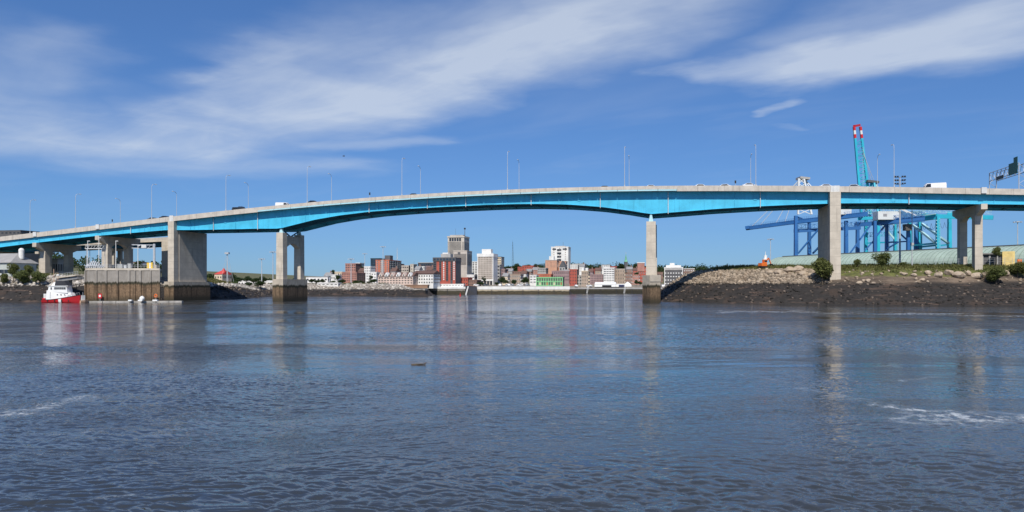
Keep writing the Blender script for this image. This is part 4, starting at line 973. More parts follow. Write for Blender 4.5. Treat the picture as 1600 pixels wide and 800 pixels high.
for c in pts:
    r_ = .35+.75*rngu.random()**1.6; n = 34; dr = rngu.normal(size=(n, 3)); dr /= np.linalg.norm(dr, axis=1)[:, None]; dr[:, 2] = np.abs(dr[:, 2])
    p_ = c+dr*np.array([1.2, 1.2, .95])*r_*(.55+.5*rngu.random((n, 1))); a = rngu.normal(size=(n, 3)); a /= np.linalg.norm(a, axis=1)[:, None]; b = np.cross(a, dr); sz_ = .13+.12*rngu.random((n, 1))
    Vu.append(np.stack([p_-a*sz_, p_+b*sz_*.7, p_+a*sz_, p_-b*sz_*.7], 1).reshape(-1, 3))
Vu = np.concatenate(Vu); npmesh('undergrowth', Vu, np.arange(len(Vu)).reshape(-1, 4), LEAF_M, 'stuff', label='ragged scrub and weeds along the right bank crest')
grass('grass', h_city, (-190, -135), (250, 300), 8.8, 12, 14000, .3, 1.2, 12, 'weeds along the top of the left bank', LEAF_G)
grass('grass', h_city, (-140, -40), (300, 430), 6.2, 12, 12000, .3, .8, 13, 'rough grass along the shore below the town', LEAF_G)
# left bank bushes
for x, yt, w_, Y, lab, k in ((21, 408, 20, 257, 'tall green bush in front of the grey warehouse', 'm'), (45, 413, 18, 258, 'second tall bush in front of the grey warehouse', 'm'), (35, 421, 30, 256, 'low dark bush between two taller ones by the warehouse', 'm'), (62, 423, 24, 256, 'dark bush at the foot of the bridge column', 'm'), (8, 424, 18, 256, 'low bush at the left picture edge', 'm')):
    tree(x, yt, w_, Y, lab, k, group='bushes on the left bank', name='bush', cat='bush', bush=True)
for k, (x, yt, w_, Y) in enumerate(((176, 400, 22, 400), (190, 404, 18, 410), (207, 409, 16, 400), (218, 408, 20, 415), (232, 411, 18, 400), (246, 407, 26, 360), (256, 412, 24, 350), (258, 402, 14, 380))):
    tree(x, yt, w_, Y, 'leafy tree %s the wharf, below the bridge' % ('tallest of those behind', 'second from the left behind', 'small one behind the middle of', 'in front of the house behind', 'low one right of the house behind', 'broad one behind the right end of', 'low dark one between the wall pier and', 'narrow one by the wall pier beyond')[k], 'd', group='trees behind the wharf')
for k, (x, yt, w_, Y) in enumerate(((326, 426, 16, 420), (334, 427, 12, 430), (348, 427, 10, 440), (362, 427, 14, 445), (372, 432, 14, 440), (385, 431, 16, 440), (399, 433, 18, 450), (412, 432, 16, 450), (407, 437, 16, 395), (390, 440, 12, 390), (424, 437, 12, 470))):
    tree(x, yt, w_, Y, 'dark tree %s' % ('just right of the left wall pier on the far shore', 'left of the red roofed house', 'right behind the red roofed house', 'right of the tripod mast', 'second right of the tripod mast', 'third right of the tripod mast', 'left of the first high mast lamp, behind', 'behind the first high mast lamp', 'low one below the first high mast lamp', 'lowest one right of the tripod mast', 'left of the left river pier')[k], 'd', group='trees on the far shore')
TREES = [(487, 436, 12, 420, 'right beside the left river pier'), (495, 437, 12, 415, 'in front of the long white shed'), (504, 436, 12, 418, 'before the right end of the white shed'), (512, 426, 10, 560, 'left of the cream house'), (520, 422, 9, 600, 'behind the cream house'),
         (528, 427, 13, 410, 'pointed one left of the brick block'), (533, 436, 14, 408, 'low one left of the brick block'), (520, 438, 12, 408, 'low one near the white hut'), (563, 413, 16, 660, 'on the hill behind the brick block'), (556, 437, 14, 462, 'right of the brick block'), (565, 438, 10, 450, 'between brick block and white block'),
         (580, 428, 10, 440, 'pointed one before the orange tower'), (585, 436, 16, 430, 'broad one left of the gabled row'), (578, 439, 12, 428, 'low one left of the gabled row'), (645, 412, 10, 640, 'beside the beige blocks'), (651, 422, 9, 560, 'above the white apartments'),
         (756, 429, 9, 500, 'pointed one left of the beige tower'), (750, 440, 14, 492, 'low one before the beige tower'), (784, 431, 12, 510, 'right of the beige tower'), (790, 436, 10, 505, 'before the brown stone row'), (776, 441, 10, 500, 'low one right of the beige tower'), (803, 436, 10, 500, 'in front of the brown stone row'), (820, 432, 15, 505, 'right of the brown stone row'),
         (795, 415, 18, 800, 'on the skyline under the lattice mast'), (809, 412, 14, 800, 'on the skyline left of the red block'), (827, 412, 12, 820, 'behind the red block'), (839, 412, 12, 810, 'on the skyline right of the red block'), (847, 416, 9, 800, 'left of the salmon block'), (912, 416, 10, 720, 'behind the grey roof'), (928, 415, 10, 800, 'small one on the skyline'), (934, 418, 12, 780, 'on the skyline left of the white banded block'), (938, 415, 8, 810, 'tiny one on the skyline'),
         (969, 412, 16, 760, 'left of the green spire'), (977, 424, 10, 640, 'below the green spire'), (992, 411, 11, 760, 'left of the red tower house'), (994, 424, 9, 620, 'low one by the red tower house'), (1030, 422, 12, 700, 'right of the right river pier'), (1059, 413, 14, 760, 'behind the dark grey block'), (1069, 417, 10, 760, 'right behind the dark grey block'),
         (1098, 413, 20, 640, 'above the shaded bank'), (1112, 418, 12, 640, 'right of the trees above the shaded bank'), (1122, 420, 10, 660, 'on the right skyline'), (995, 437, 9, 540, 'low one left of the right river pier'), (1000, 439, 8, 538, 'tiny one left of the right river pier')]
for k, (x, yt, w_, Y, t) in enumerate(TREES):
    nm = 'c' if ('pointed' in t) else 'd'
    tree(x, yt, w_, Y, 'dark green tree in the town, '+t, nm, group='trees in the town', ground=max(5.0, float(h_city((x-800)/FPX*Y, Y))) if Y < 700 else None)
# distant wooded ridge, one mass
rngw = np.random.default_rng(5); pts = []
for x0, x1, Y0, Y1, n in ((-750, -360, 560, 800, 420), (60, 700, 900, 1100, 420), (-60, 60, 900, 1000, 110), (130, 420, 700, 800, 140), (-335, -165, 470, 590, 420)):
    for _ in range(n):
        X, Y = rngw.uniform(x0, x1), rngw.uniform(Y0, Y1); pts.append((X, Y, float(h_city(X, Y)), (3+3*rngw.random()) if Y > 595 else 1.3+1.3*rngw.random()))
base = []
dr = rngw.normal(size=(60, 3)); dr /= np.linalg.norm(dr, axis=1)[:, None]
for X, Y, z, r_ in pts:
    pr = dr*r_*(.7+.4*rngw.random((60, 1))); a = np.cross(dr+.6*rngw.normal(size=(60, 3)), rngw.normal(size=(60, 3))); a /= np.linalg.norm(a, axis=1)[:, None]; b = np.cross(a, dr)
    c = np.array([X, Y, z+r_*.8])+pr; base.append(np.stack([c-a*.9, c+b*.8, c+a*.9, c-b*.8], 1).reshape(-1, 3))
base = np.concatenate(base); npmesh('forest', base, np.arange(len(base)).reshape(-1, 4), LEAF_D, 'stuff', label='far wooded ridge behind the town')

# ------------------------------------------------------------------ buildings
GL_D = glass_mat('shop_glass', (.035, .04, .05)); GL_B = glass_mat('blue_window_glass', (.03, .05, .08)); GL_M = glass_mat('brown_window_glass', (.11, .085, .065))
FR_W = mat('white_window_frame', (.7, .7, .68)); FR_D = mat('dark_window_frame', (.1, .09, .085))
_WC = {}
def window_mesh(w, h, gm, fm, fr=.12):
    k = (round(w, 2), round(h, 2), gm.name, fm.name)
    if k in _WC: return _WC[k]
    mb = MB()           # frame ring proud of the wall, pane set back inside it; origin at window centre, facing -Y
    for x0, x1, z0, z1 in ((-w/2, w/2, -h/2, -h/2+fr), (-w/2, w/2, h/2-fr, h/2), (-w/2, -w/2+fr, -h/2+fr, h/2-fr), (w/2-fr, w/2, -h/2+fr, h/2-fr)): mb.bb(x0, x1, -.12, .02, z0, z1, 1)
    mb.bb(-w/2+fr, w/2-fr, -.04, .02, -h/2+fr, h/2-fr, 0)
    _WC[k] = mb.mesh('window', [gm, fm]); return _WC[k]
def building(name, label, x0, x1, ytop, Y, depth, wall, rows=0, cols=0, wf=.55, hf=.5, gm=None, fm=None, side_cols=None, side=None, roof=None, base=None, ybot=None, toff=.0, skip0=0, cat='building', parap=True, group='town buildings', side_mat=None):
    """block with its front along the bridge direction; x0..x1 are where the front is seen, ytop its roof line"""
    gm = gm or GL_D; fm = fm or FR_D
    X0 = (x0-800)/FPX*Y; r1 = (x1-800)/FPX; wd = (r1*Y-X0)/(UX-r1*UY); zt = ZY(ytop, Y)
    gz = base if base is not None else min(float(h_city(X0+wd/2, Y+depth/2)), float(h_city(X0, Y)))-1.0
    if ybot is not None: wz0 = ZY(ybot, Y)
    else: wz0 = gz+1.0
    r = empty(name, (X0, Y, gz), -ANG, label, cat, group); H = zt-gz
    MB().bb(0, wd, 0, depth, 0, H-.5 if parap else H).build('walls', wall, r, local=True)
    if side_mat: MB().bb(wd, wd+.15, .0, depth, 0, H-.5).build('side_wall', side_mat, r, local=True)  # second side tone; on several blocks it puts the side's shade into colour
    if parap: MB().bb(-.15, wd+.3, -.15, depth+.15, H-.5, H).build('roof', roof or wall, r, local=True)
    if rows and cols:
        zb = max(wz0-gz, 0); fh = (H-.6-toff-zb)/rows; cw = wd/cols
        w_, h_ = cw*wf, fh*hf; me = window_mesh(w_, h_, gm, fm, min(.12, w_*.12, h_*.12))
        for i in range(rows):
            for j in range(cols):
                inst('window', me, r, (cw*(j+.5), 0, zb+fh*(i+.55)))
        sc_ = side_cols if side_cols is not None else max(1, int(depth/cw))
        if sc_:
            dw = depth/sc_; me2 = window_mesh(dw*min(wf, .8), h_, gm, fm, min(.12, w_*.12, h_*.12))
            for i in range(rows):
                for j in range(sc_): inst('window', me2, r, (wd+(.15 if side_mat else 0), dw*(j+.5), zb+fh*(i+.55)), R(90))
    r['w'] = wd; r['h'] = H
    return r
def penthouse(r, a, b, h, m_, d0=2, d1=8, name='penthouse'):
    w_, H = r['w'], r['h']; return MB().bb(w_*a, w_*b, d0, d1, H, H+h).build(name, m_, r, local=True)
def mt(n, c, **k): return mat(n, c, .8, k.pop('var', .12), k.pop('scale', .25), streak=k.pop('streak', .2), **k)
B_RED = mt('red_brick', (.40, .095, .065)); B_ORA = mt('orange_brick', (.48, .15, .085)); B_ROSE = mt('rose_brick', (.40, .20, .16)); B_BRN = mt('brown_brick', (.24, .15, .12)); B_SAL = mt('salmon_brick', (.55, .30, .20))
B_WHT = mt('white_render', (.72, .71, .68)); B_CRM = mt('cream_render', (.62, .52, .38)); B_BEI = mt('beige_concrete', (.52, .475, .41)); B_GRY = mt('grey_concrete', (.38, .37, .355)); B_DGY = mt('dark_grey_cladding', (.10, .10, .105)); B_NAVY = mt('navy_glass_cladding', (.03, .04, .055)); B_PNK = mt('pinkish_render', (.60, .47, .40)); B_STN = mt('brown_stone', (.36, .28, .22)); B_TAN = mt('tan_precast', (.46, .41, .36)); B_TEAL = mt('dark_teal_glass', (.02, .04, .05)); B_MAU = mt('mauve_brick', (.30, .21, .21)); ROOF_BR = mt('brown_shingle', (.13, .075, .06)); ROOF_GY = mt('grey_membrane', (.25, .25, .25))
bld = building
bld('warehouse', 'long low white warehouse just right of the left river pier', 478, 512, 432, 520, 14, B_WHT, 1, 6, .5, .3, roof=ROOF_GY, ybot=441)
bld('hut', 'small white hut on the shore left of the brick block', 496, 528, 441.5, 405, 4, B_WHT, 1, 5, .5, .35, parap=True)
bld('house', 'cream house stepping up the hill left of the brick block', 523, 534.5, 424.5, 560, 12, B_CRM, 3, 3, .4, .4)
bld('house', 'small white house below the cream house', 517, 527, 429, 500, 10, B_WHT, 2, 3, .4, .4)
bld('brick_block', 'four storey pink brick block with square windows on the left shore', 534, 557, 425.5, 470, 14, B_ROSE, 4, 9, .5, .45, ybot=440, side_mat=B_BRN, side_cols=4)
bld('apartment_block', 'rose brick block on the hill behind the pink brick block', 539.5, 555.5, 411.5, 640, 12, B_ROSE, 3, 5, .6, .4, ybot=424)
bld('apartment_block', 'small white block beside the rose brick block on the hill', 556, 562, 410.5, 660, 10, B_WHT, 3, 3, .4, .4, ybot=424)
bld('glass_tower', 'plain dark teal tower left behind the orange brick tower', 579, 593, 403.5, 640, 12, B_TEAL, 7, 4, .9, .85, gm=GL_B, fm=B_TEAL, ybot=425)
bld('white_block', 'white five storey block left of the orange brick tower', 569, 578.5, 416, 540, 10, B_WHT, 5, 3, .35, .4, ybot=438)
bld('white_block', 'low white wing in front of the orange brick tower', 579.5, 588, 425, 540, 8, B_WHT, 2, 2, .35, .4, ybot=436)
r = bld('brick_tower', 'orange brick apartment tower with dark navy right side', 587, 608, 406, 560, 26, B_ORA, 9, 4, .45, .55, fm=FR_W, ybot=434, side_mat=B_NAVY, side_cols=5)
penthouse(r, .6, 1.0, 3.4, B_DGY); MB().bb(r['w']*.42, r['w']*.58, -.25, 0, 8, r['h']).build('stair_strip', B_GRY, r, local=True)
bld('apartment_block', 'narrow mauve block right of the orange brick tower', 619, 625, 412, 620, 10, B_MAU, 7, 2, .4, .4, ybot=434)
bld('office_block', 'beige three storey block with dark square windows', 625, 638.5, 414.5, 600, 12, B_TAN, 3, 4, .6, .35, ybot=430, side_mat=B_DGY, side_cols=2)
bld('office_block', 'plain beige slab beside the dark tree', 641, 646, 412.5, 590, 9, B_BEI, 4, 1, .3, .3, ybot=432)
r = bld('glass_block', 'long navy glass block left of the red striped tower', 653, 677.5, 410, 620, 14, B_NAVY, 2, 8, .85, .6, gm=GL_B, ybot=421, roof=B_GRY)
bld('house', 'white house below the navy glass block', 655, 663, 416, 580, 8, B_WHT, 2, 3, .4, .4, ybot=424)
bld('house', 'mauve gabled house below the navy glass block', 665, 672, 415.5, 570, 8, B_MAU, 2, 2, .4, .4, ybot=425)
bld('house', 'dark roofed house beside the red striped tower', 671, 677.5, 418, 560, 8, B_BRN, 2, 2, .4, .4, ybot=427)
# gabled waterfront row
r = bld('gabled_row', 'pinkish waterfront row houses with pointed gables', 590.5, 645, 431.5, 450, 13, B_PNK, 3, 12, .5, .42, ybot=444, parap=False, side_cols=2)
wd, H = r['w'], r['h']
MB().loft([[(-.4, -.4, H), (-.4, 6.5, H+2.4), (-.4, 13.4, H)], [(wd+.4, -.4, H), (wd+.4, 6.5, H+2.4), (wd+.4, 13.4, H)]]).build('roof', ROOF_BR, r, local=True)
for k in range(6):
    a = wd*(k+.5)/6; hw = wd*.05
    MB().loft([[(a-hw, y_, H-.2), (a+hw, y_, H-.2), (a+hw, y_, H+.5), (a, y_, H+2.3), (a-hw, y_, H+.5)] for y_ in (-.6, 4)]).build('gable', B_WHT if k % 2 else B_PNK, r, local=True)
    inst('window', window_mesh(1.0, 1.1, GL_D, FR_W), r, (a, -.6, H+.55))
r = bld('white_apartments', 'white waterfront apartments under a dark roof left of the red striped tower', 645.5, 677, 427.5, 455, 14, B_WHT, 3, 8, .45, .42, ybot=444, roof=ROOF_BR, fm=FR_D)
MB().loft([[(-.4, -.4, r['h']), (-.4, 7, r['h']+2.0), (-.4, 14.4, r['h'])], [(r['w']+.4, -.4, r['h']), (r['w']+.4, 7, r['h']+2.0), (r['w']+.4, 14.4, r['h'])]]).build('pitched_roof', ROOF_BR, r, local=True)
# red striped tower
r = bld('striped_tower', 'red brick tower with dark vertical window stripes and dark top', 677, 711.5, 402.5, 486, 13, B_RED, 0, 0, side_mat=B_DGY)
wd, H = r['w'], r['h']; zb = ZY(443, 486)-ZY(402.5, 486)+H
for j, (a, b) in enumerate(((.0, .15), (.27, .37), (.58, .68), (.78, .88))):
    MB().bb(wd*a, wd*b, -.18, 0, zb if j in (0, 3) else zb+1.6, H-.5).build('window_bay', B_DGY, r, local=True)
    for i in range(9):
        z = zb+2.0+(H-4.4-zb)*(i)/9; inst('window', window_mesh(wd*(b-a)*.8, (H-zb)/9*.55, GL_D, FR_D), r, (wd*(a+b)/2, -.18, z+.8))
for j, a in enumerate((.475, .94)):
    for i in range(9):
        z = zb+2.0+(H-4.4-zb)*i/9; inst('window', window_mesh(.8, .9, FR_W, FR_W), r, (wd*a, 0, z+.8))
MB().bb(-.3, wd+.3, -.35, 13.2, H-2.4, H+.1).build('dark_crown', B_DGY, r, local=True)
for j in range(7): inst('window', window_mesh(wd/9, 1.4, GL_B, FR_D), r, (wd*(j+.5)/7, -.35, H-1.2))
penthouse(r, .30, .74, 2.6, B_GRY); penthouse(r, .36, .62, 3.3, B_WHT, 3, 7, 'roof_plant')
# city towers
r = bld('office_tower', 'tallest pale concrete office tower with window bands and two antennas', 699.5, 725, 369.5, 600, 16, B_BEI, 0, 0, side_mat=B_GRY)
wd, H = r['w'], r['h']; z0 = 20
nb = 15
for i in range(nb):
    z = z0+(H-5.0-z0)*i/nb; h_ = (H-5-z0)/nb*.46
    inst('window_band', window_mesh(wd*.74, h_, GL_D, FR_D), r, (wd*.46, 0, z+1.2)); inst('window', window_mesh(wd*.08, h_, GL_D, FR_D), r, (wd*.94, 0, z+1.2)); inst('window', window_mesh(wd*.04, h_, GL_D, FR_D), r, (wd*.035, 0, z+1.2))
    for j in range(3): inst('window', window_mesh(4.0, h_, GL_D, FR_D), r, (wd+.15, 2.6+5.2*j, z+1.2), R(90))
for j in range(5): inst('window', window_mesh(wd*.12, 2.6, GL_D, FR_D), r, (wd*(.16+.15*j), 0, H-2.6))
MB().bb(-.4, wd+.4, -.4, 16.4, H-.9, H+.3).build('cornice', B_BEI, r, local=True); penthouse(r, .1, .9, 1.3, B_GRY)
for a, h_, w_ in ((.36, 7.0, .10), (.93, 7.5, .30)):
    MB().tube((wd*a, 6, H), (wd*a, 6, H+h_), w_, w_*.6, 6).build('antenna', FR_D, r, local=True)
MB().box((wd*.93, 6, H+6.6), (1.2, 1.2, 1.2)).build('antenna_drum', BLACK, r, local=True)
r = bld('office_tower', 'lower grey banded office tower in front of the tallest tower', 708.5, 729.5, 391.5, 580, 15, B_TAN, 0, 0, side_mat=B_GRY)
wd, H = r['w'], r['h']; z0 = 14
for i in range(13):
    z = z0+(H-3.4-z0)*i/13; h_ = (H-3.4-z0)/13*.45
    inst('window_band', window_mesh(wd*.9, h_, GL_D, FR_D), r, (wd*.5, 0, z+1.2))
    for j in range(3): inst('window', window_mesh(4.0, h_, GL_D, FR_D), r, (wd+.15, 2.5+5*j, z+1.2), R(90))
MB().bb(wd*.32, wd*.52, -.1, 0, H-3.2, H-1.2).build('emblem_panel', B_DGY, r, local=True)
bld('brick_hall', 'low red brick hall at the foot of the banded towers', 713, 731, 433.5, 500, 12, B_RED, 2, 5, .4, .35, ybot=446)
bld('brick_hall', 'darker low brick wing left of the beige tower', 732, 745, 437, 500, 12, B_BRN, 2, 5, .5, .35, ybot=447)
bld('white_block', 'white and black slab between the grey tower and beige tower', 737.5, 746, 408.5, 640, 10, B_WHT, 8, 2, .6, .5, gm=GL_D, ybot=430)
bld('terrace', 'pale low terrace roof below the towers', 729, 741, 429, 540, 10, B_WHT, 1, 5, .5, .3, ybot=437)
r = bld('beige_tower', 'beige gridded office tower with white cap and white corners', 746, 770.5, 396.5, 540, 14, B_TAN, 12, 10, .5, .5, gm=GL_M, fm=B_TAN, ybot=437, roof=B_WHT, side_mat=B_WHT, side_cols=0)
wd, H = r['w'], r['h']
MB().bb(-.3, wd+.4, -.3, 14.3, H-2.2, H+.1).build('white_cap', B_WHT, r, local=True); penthouse(r, .24, .82, 3.4, B_WHT)
for a in (0.0, .965): MB().bb(wd*a, wd*(a+.04), -.25, 0, 0, H-2.3).build('white_corner', B_WHT, r, local=True)
MB().bb(-.2, wd+.3, -.3, 0, H-19.8, H-18.7).build('white_belt', B_WHT, r, local=True)
for j in range(5): MB().bb(wd*(.05+.19*j), wd*(.18+.19*j), -.15, 0, H-23.5, H-19.9).build('shop_window', GL_D, r, local=True)
bld('white_block', 'cream block with dark top behind the beige tower', 773.5, 783, 401, 640, 12, B_CRM, 5, 3, .6, .4, ybot=420, roof=B_DGY, side_mat=B_GRY, side_cols=3)
bld('grey_block', 'grey block with ribbon windows right of the beige tower', 772.5, 781, 413, 570, 12, B_GRY, 5, 1, .85, .4, ybot=440)
bld('grey_block', 'stepped mauve grey block right of the beige tower', 781.5, 789, 420, 575, 12, B_MAU, 4, 3, .5, .4, ybot=440)
bld('stone_row', 'brown stone row with small windows behind street trees', 793, 813, 428.5, 540, 12, B_STN, 3, 7, .5, .5, ybot=445, fm=FR_W)
bld('stone_row', 'flat roofed brick row above the brown stone row', 801, 823, 424, 610, 12, B_BRN, 2, 8, .45, .4, ybot=430)
bld('brick_block', 'red block on the skyline left of the white hotel', 816, 833.5, 415, 690, 12, B_RED, 2, 5, .35, .4, ybot=424)
bld('brick_block', 'lower red wing beside the red skyline block', 809, 817, 417, 690, 10, B_RED, 2, 3, .35, .4, ybot=424)
bld('white_block', 'plain white block left of the green framed pavilion', 827.5, 838, 429.5, 530, 10, B_WHT, 3, 2, .6, .3, ybot=443)
bld('grey_block', 'grey roofed block below the salmon building', 840, 853, 418.5, 610, 12, B_GRY, 2, 5, .5, .4, ybot=426)
bld('brick_row', 'orange brick row right above the green framed pavilion', 840, 861, 428, 560, 10, B_ORA, 2, 8, .4, .4, ybot=434)
bld('brick_row', 'mauve brick row right of the orange brick row', 862, 889, 423, 570, 12, B_MAU, 3, 9, .4, .4, ybot=440)
# green pavilion
r = bld('pavilion', 'bright green framed two storey waterfront pavilion', 838.5, 879, 433, 510, 9, B_DGY, 0, 0, roof=B_DGY)
GRN = mat('bright_green_paint', (.22, .50, .24), .5, .1); wd, H = r['w'], r['h']; zq = H-(446-433)*510/FPX*.62
hh = ZY(433, 510)-ZY(447, 510)
for k in range(12): MB().bb(wd*k/11-.3, wd*k/11+.3, -.5, -.05, H-hh, H).build('green_post', GRN, r, local=True)
for z in (H-.4, H-hh*.5, H-hh+.3): MB().bb(-.3, wd+.3, -.55, -.51, z-.35, z+.35).build('green_beam', GRN, r, local=True)
for k in range(11):
    if k % 3 == 1: MB().bb(wd*(k+.15)/11, wd*(k+.85)/11, -.2, -.04, H-hh*.9, H-hh*.55).build('infill_panel', (B_ORA, B_CRM)[k % 2], r, local=True)
r = bld('hotel_tower', 'white hotel tower with dark central window band', 861, 888, 385.5, 700, 18, B_WHT, 10, 3, .2, .3, gm=GL_M, fm=B_PNK, ybot=420, side_cols=2)
wd, H = r['w'], r['h']
for i in range(7): inst('window_band', window_mesh(wd*.24, 1.9, GL_D, FR_D), r, (wd*.47, -.02, H-3.2-3.15*i))
MB().bb(wd*.08, wd*.30, -.15, 0, H-3.0, H-1.7).build('roof_window', GL_D, r, local=True); MB().bb(wd*.68, wd*.92, -.15, 0, H-3.0, H-1.7).build('roof_window', GL_D, r, local=True)
MB().tube((wd*.66, 5, H), (wd*.66, 5, H+4.5), .12).build('antenna', FR_D, r, local=True); penthouse(r, .2, .8, .8, B_GRY)
r = bld('salmon_block', 'salmon pink office block in front of the white hotel tower', 852, 870, 406, 640, 14, B_SAL, 5, 8, .5, .45, gm=GL_M, fm=B_PNK, ybot=418, roof=B_GRY)
penthouse(r, .3, .7, 3.2, B_WHT); bld('salmon_block', 'lower salmon wing below the white hotel tower', 870.5, 884, 408, 650, 12, B_SAL, 4, 5, .5, .45, gm=GL_M, fm=B_PNK, ybot=420)
r = bld('church', 'grey stone church gable below the white hotel tower', 874, 883, 417, 600, 12, B_GRY, 2, 2, .4, .6, ybot=428, parap=False, cat='church')
MB().loft([[(-.3, -.3, r['h']), (r['w']/2, -.3, r['h']+5), (r['w']+.3, -.3, r['h'])], [(-.3, 12.3, r['h']), (r['w']/2, 12.3, r['h']+5), (r['w']+.3, 12.3, r['h'])]]).build('roof', B_DGY, r, local=True)
bld('brick_block', 'narrow dark red brick block left of the stone corner house', 890, 901, 420.5, 540, 12, B_RED, 5, 3, .35, .45, ybot=446, side_mat=B_BRN, side_cols=2)
bld('house', 'white topped house behind the narrow red block', 891, 903, 413.5, 640, 10, B_WHT, 2, 4, .5, .4, ybot=420)
bld('office_block', 'long flat grey roofed block on the skyline right of the hotel', 894, 914, 412, 720, 12, B_GRY, 2, 6, .8, .45, ybot=420)
bld('grey_block', 'weathered grey buildings between red block and stone corner house', 901, 909, 430, 545, 10, B_GRY, 3, 2, .5, .5, ybot=446)
r = bld('stone_house', 'tan stone corner house with arched rows and pale dormers', 908.5, 919, 423, 530, 12, B_STN, 4, 4, .5, .55, fm=B_CRM, ybot=446, roof=B_CRM)
penthouse(r, .05, .35, 2.0, B_WHT, 0, 4, 'dormer'); penthouse(r, .6, .95, 2.0, B_WHT, 0, 4, 'dormer')
bld('brick_row', 'long brown brick warehouse row behind the white marquee', 920, 942, 428.5, 560, 12, B_MAU, 4, 9, .4, .4, ybot=444)
bld('house', 'small red roofed house on the skyline left of the banded block', 921, 929, 420, 640, 8, B_RED, 1, 3, .4, .4)
bld('banded_block', 'white seven storey block with thin dark window bands', 943, 960, 418, 550, 13, B_WHT, 7, 4, .8, .3, ybot=443, side_mat=B_BRN, side_cols=2)
bld('office_block', 'flat grey topped block behind the white banded block', 940, 953, 413.5, 640, 12, B_WHT, 2, 4, .5, .3, ybot=420, roof=B_GRY, side_mat=B_GRY)
bld('brick_block', 'red roofed block peeking right of the white banded block', 954, 963, 416, 620, 10, B_RED, 1, 3, .4, .4, ybot=420)
bld('stone_block', 'tan stone block with tall arched windows and cornice', 961, 976, 420, 555, 13, B_STN, 4, 4, .35, .55, fm=B_CRM, ybot=444, roof=B_BEI)
bld('brick_row', 'red brown row right of the tan stone block', 976.5, 987, 426.5, 560, 12, B_BRN, 3, 4, .5, .4, ybot=444, fm=FR_W)
bld('brick_row', 'pinkish row beside the red tower house', 987.5, 999, 429, 565, 12, B_ROSE, 3, 4, .5, .4, ybot=445, fm=FR_W)
r = bld('red_house', 'bright red house with a pale brick tower left of the right river pier', 998, 1010, 418, 600, 11, B_RED, 4, 4, .4, .4, fm=FR_W, ybot=440)
MB().bb(-1, 4.6, -.5, 4, 10, r['h']+3.6).build('tower', B_ROSE, r, local=True); MB().bb(-1.2, 4.8, -.7, 4.2, r['h']+3.6, r['h']+4.2).build('tower_cap', B_WHT, r, local=True)
bld('brick_block', 'red brick block half hidden behind the right river pier', 1010.5, 1018, 428, 590, 11, B_RED, 3, 3, .4, .4, ybot=442)
r = bld('grey_office', 'dark grey office block outlined in white right of the river pier', 1038, 1067, 417.5, 560, 14, B_DGY, 5, 7, .6, .42, gm=FR_W, fm=FR_D, ybot=446, roof=B_WHT)
wd, H = r['w'], r['h']
for a in (0.0, .965): MB().bb(wd*a, wd*(a+.035), -.25, 0, 0, H-.5).build('white_corner', B_WHT, r, local=True)
MB().bb(wd*.035, wd*.965, -.22, 0, H-2.2, H-.5).build('white_fascia', B_GRY, r, local=True); penthouse(r, .1, .9, 1.5, B_WHT); penthouse(r, .3, .55, 3.2, B_WHT, 3, 7, 'roof_plant')
bld('brick_block', 'brown brick block with white bands beside the dark grey office', 1068, 1085, 419.5, 575, 12, B_BRN, 3, 6, .7, .35, gm=FR_W, fm=FR_D, ybot=436, roof=B_WHT)
bld('house', 'small white house under the skyline trees on the right', 1118, 1128, 423, 640, 8, B_WHT, 1, 3, .4, .4)
bld('house', 'brown house beyond the right river pier', 1027, 1036, 425, 620, 8, B_BRN, 2, 3, .4, .4)
def gabled(label, x0, x1, ytop, Y, wall, roof, rows=2, cols=3, d=8):
    r = bld('gabled_house', label, x0, x1, ytop, Y, d, wall, rows, cols, .4, .45, fm=FR_W, parap=False, ybot=ytop+rows*4.2, cat='house'); w_, H = r['w'], r['h']
    MB().loft([[(-.3, -.3, H), (-.3, d/2, H+2.6), (-.3, d+.3, H)], [(w_+.3, -.3, H), (w_+.3, d/2, H+2.6), (w_+.3, d+.3, H)]]).build('roof', roof, r, local=True)
    MB().bb(w_*.7, w_*.7+.8, d/2-.4, d/2+.4, H+1.2, H+3.8).build('chimney', B_BRN, r, local=True)
for a in (('grey gabled house above the brown stone row', 790, 800, 424, 620, B_GRY, ROOF_GY), ('white gabled house right of the brown stone row', 814, 822, 428, 560, B_WHT, ROOF_BR), ('brown gabled house below the red skyline block', 822, 830, 424.5, 640, B_BRN, ROOF_GY), ('rose gabled house left of the salmon block', 832, 841, 422, 650, B_ROSE, ROOF_GY),
          ('pale gabled house left of the narrow red block', 880, 890, 426, 590, B_PNK, ROOF_GY), ('white gabled house above the stone corner house', 905, 913, 417, 640, B_WHT, ROOF_GY), ('mauve gabled house right of the stone corner house', 919, 926, 425, 580, B_MAU, ROOF_BR), ('tan gabled house above the long brown warehouse row', 930, 939, 423, 620, B_STN, ROOF_BR),
          ('dark gabled house below the green spire', 979, 988, 421, 640, B_BRN, ROOF_GY), ('red gabled house between spire and red tower house', 988, 996, 423, 650, B_RED, ROOF_BR), ('white gabled house left of the cream house', 506, 515, 431, 540, B_WHT, ROOF_GY), ('brown gabled house right behind the pink brick block', 560, 568, 424, 560, B_BRN, ROOF_BR), ('grey gabled house behind the gabled row', 610, 618, 424, 520, B_GRY, ROOF_BR),
          ('white gabled house behind the white apartments', 648, 655, 421, 540, B_WHT, ROOF_GY), ('pink gabled house behind the white apartments', 666, 675, 422, 530, B_PNK, ROOF_BR), ('low cream house right of the beige tower', 785, 793, 432, 530, B_CRM, ROOF_GY)): gabled(*a)
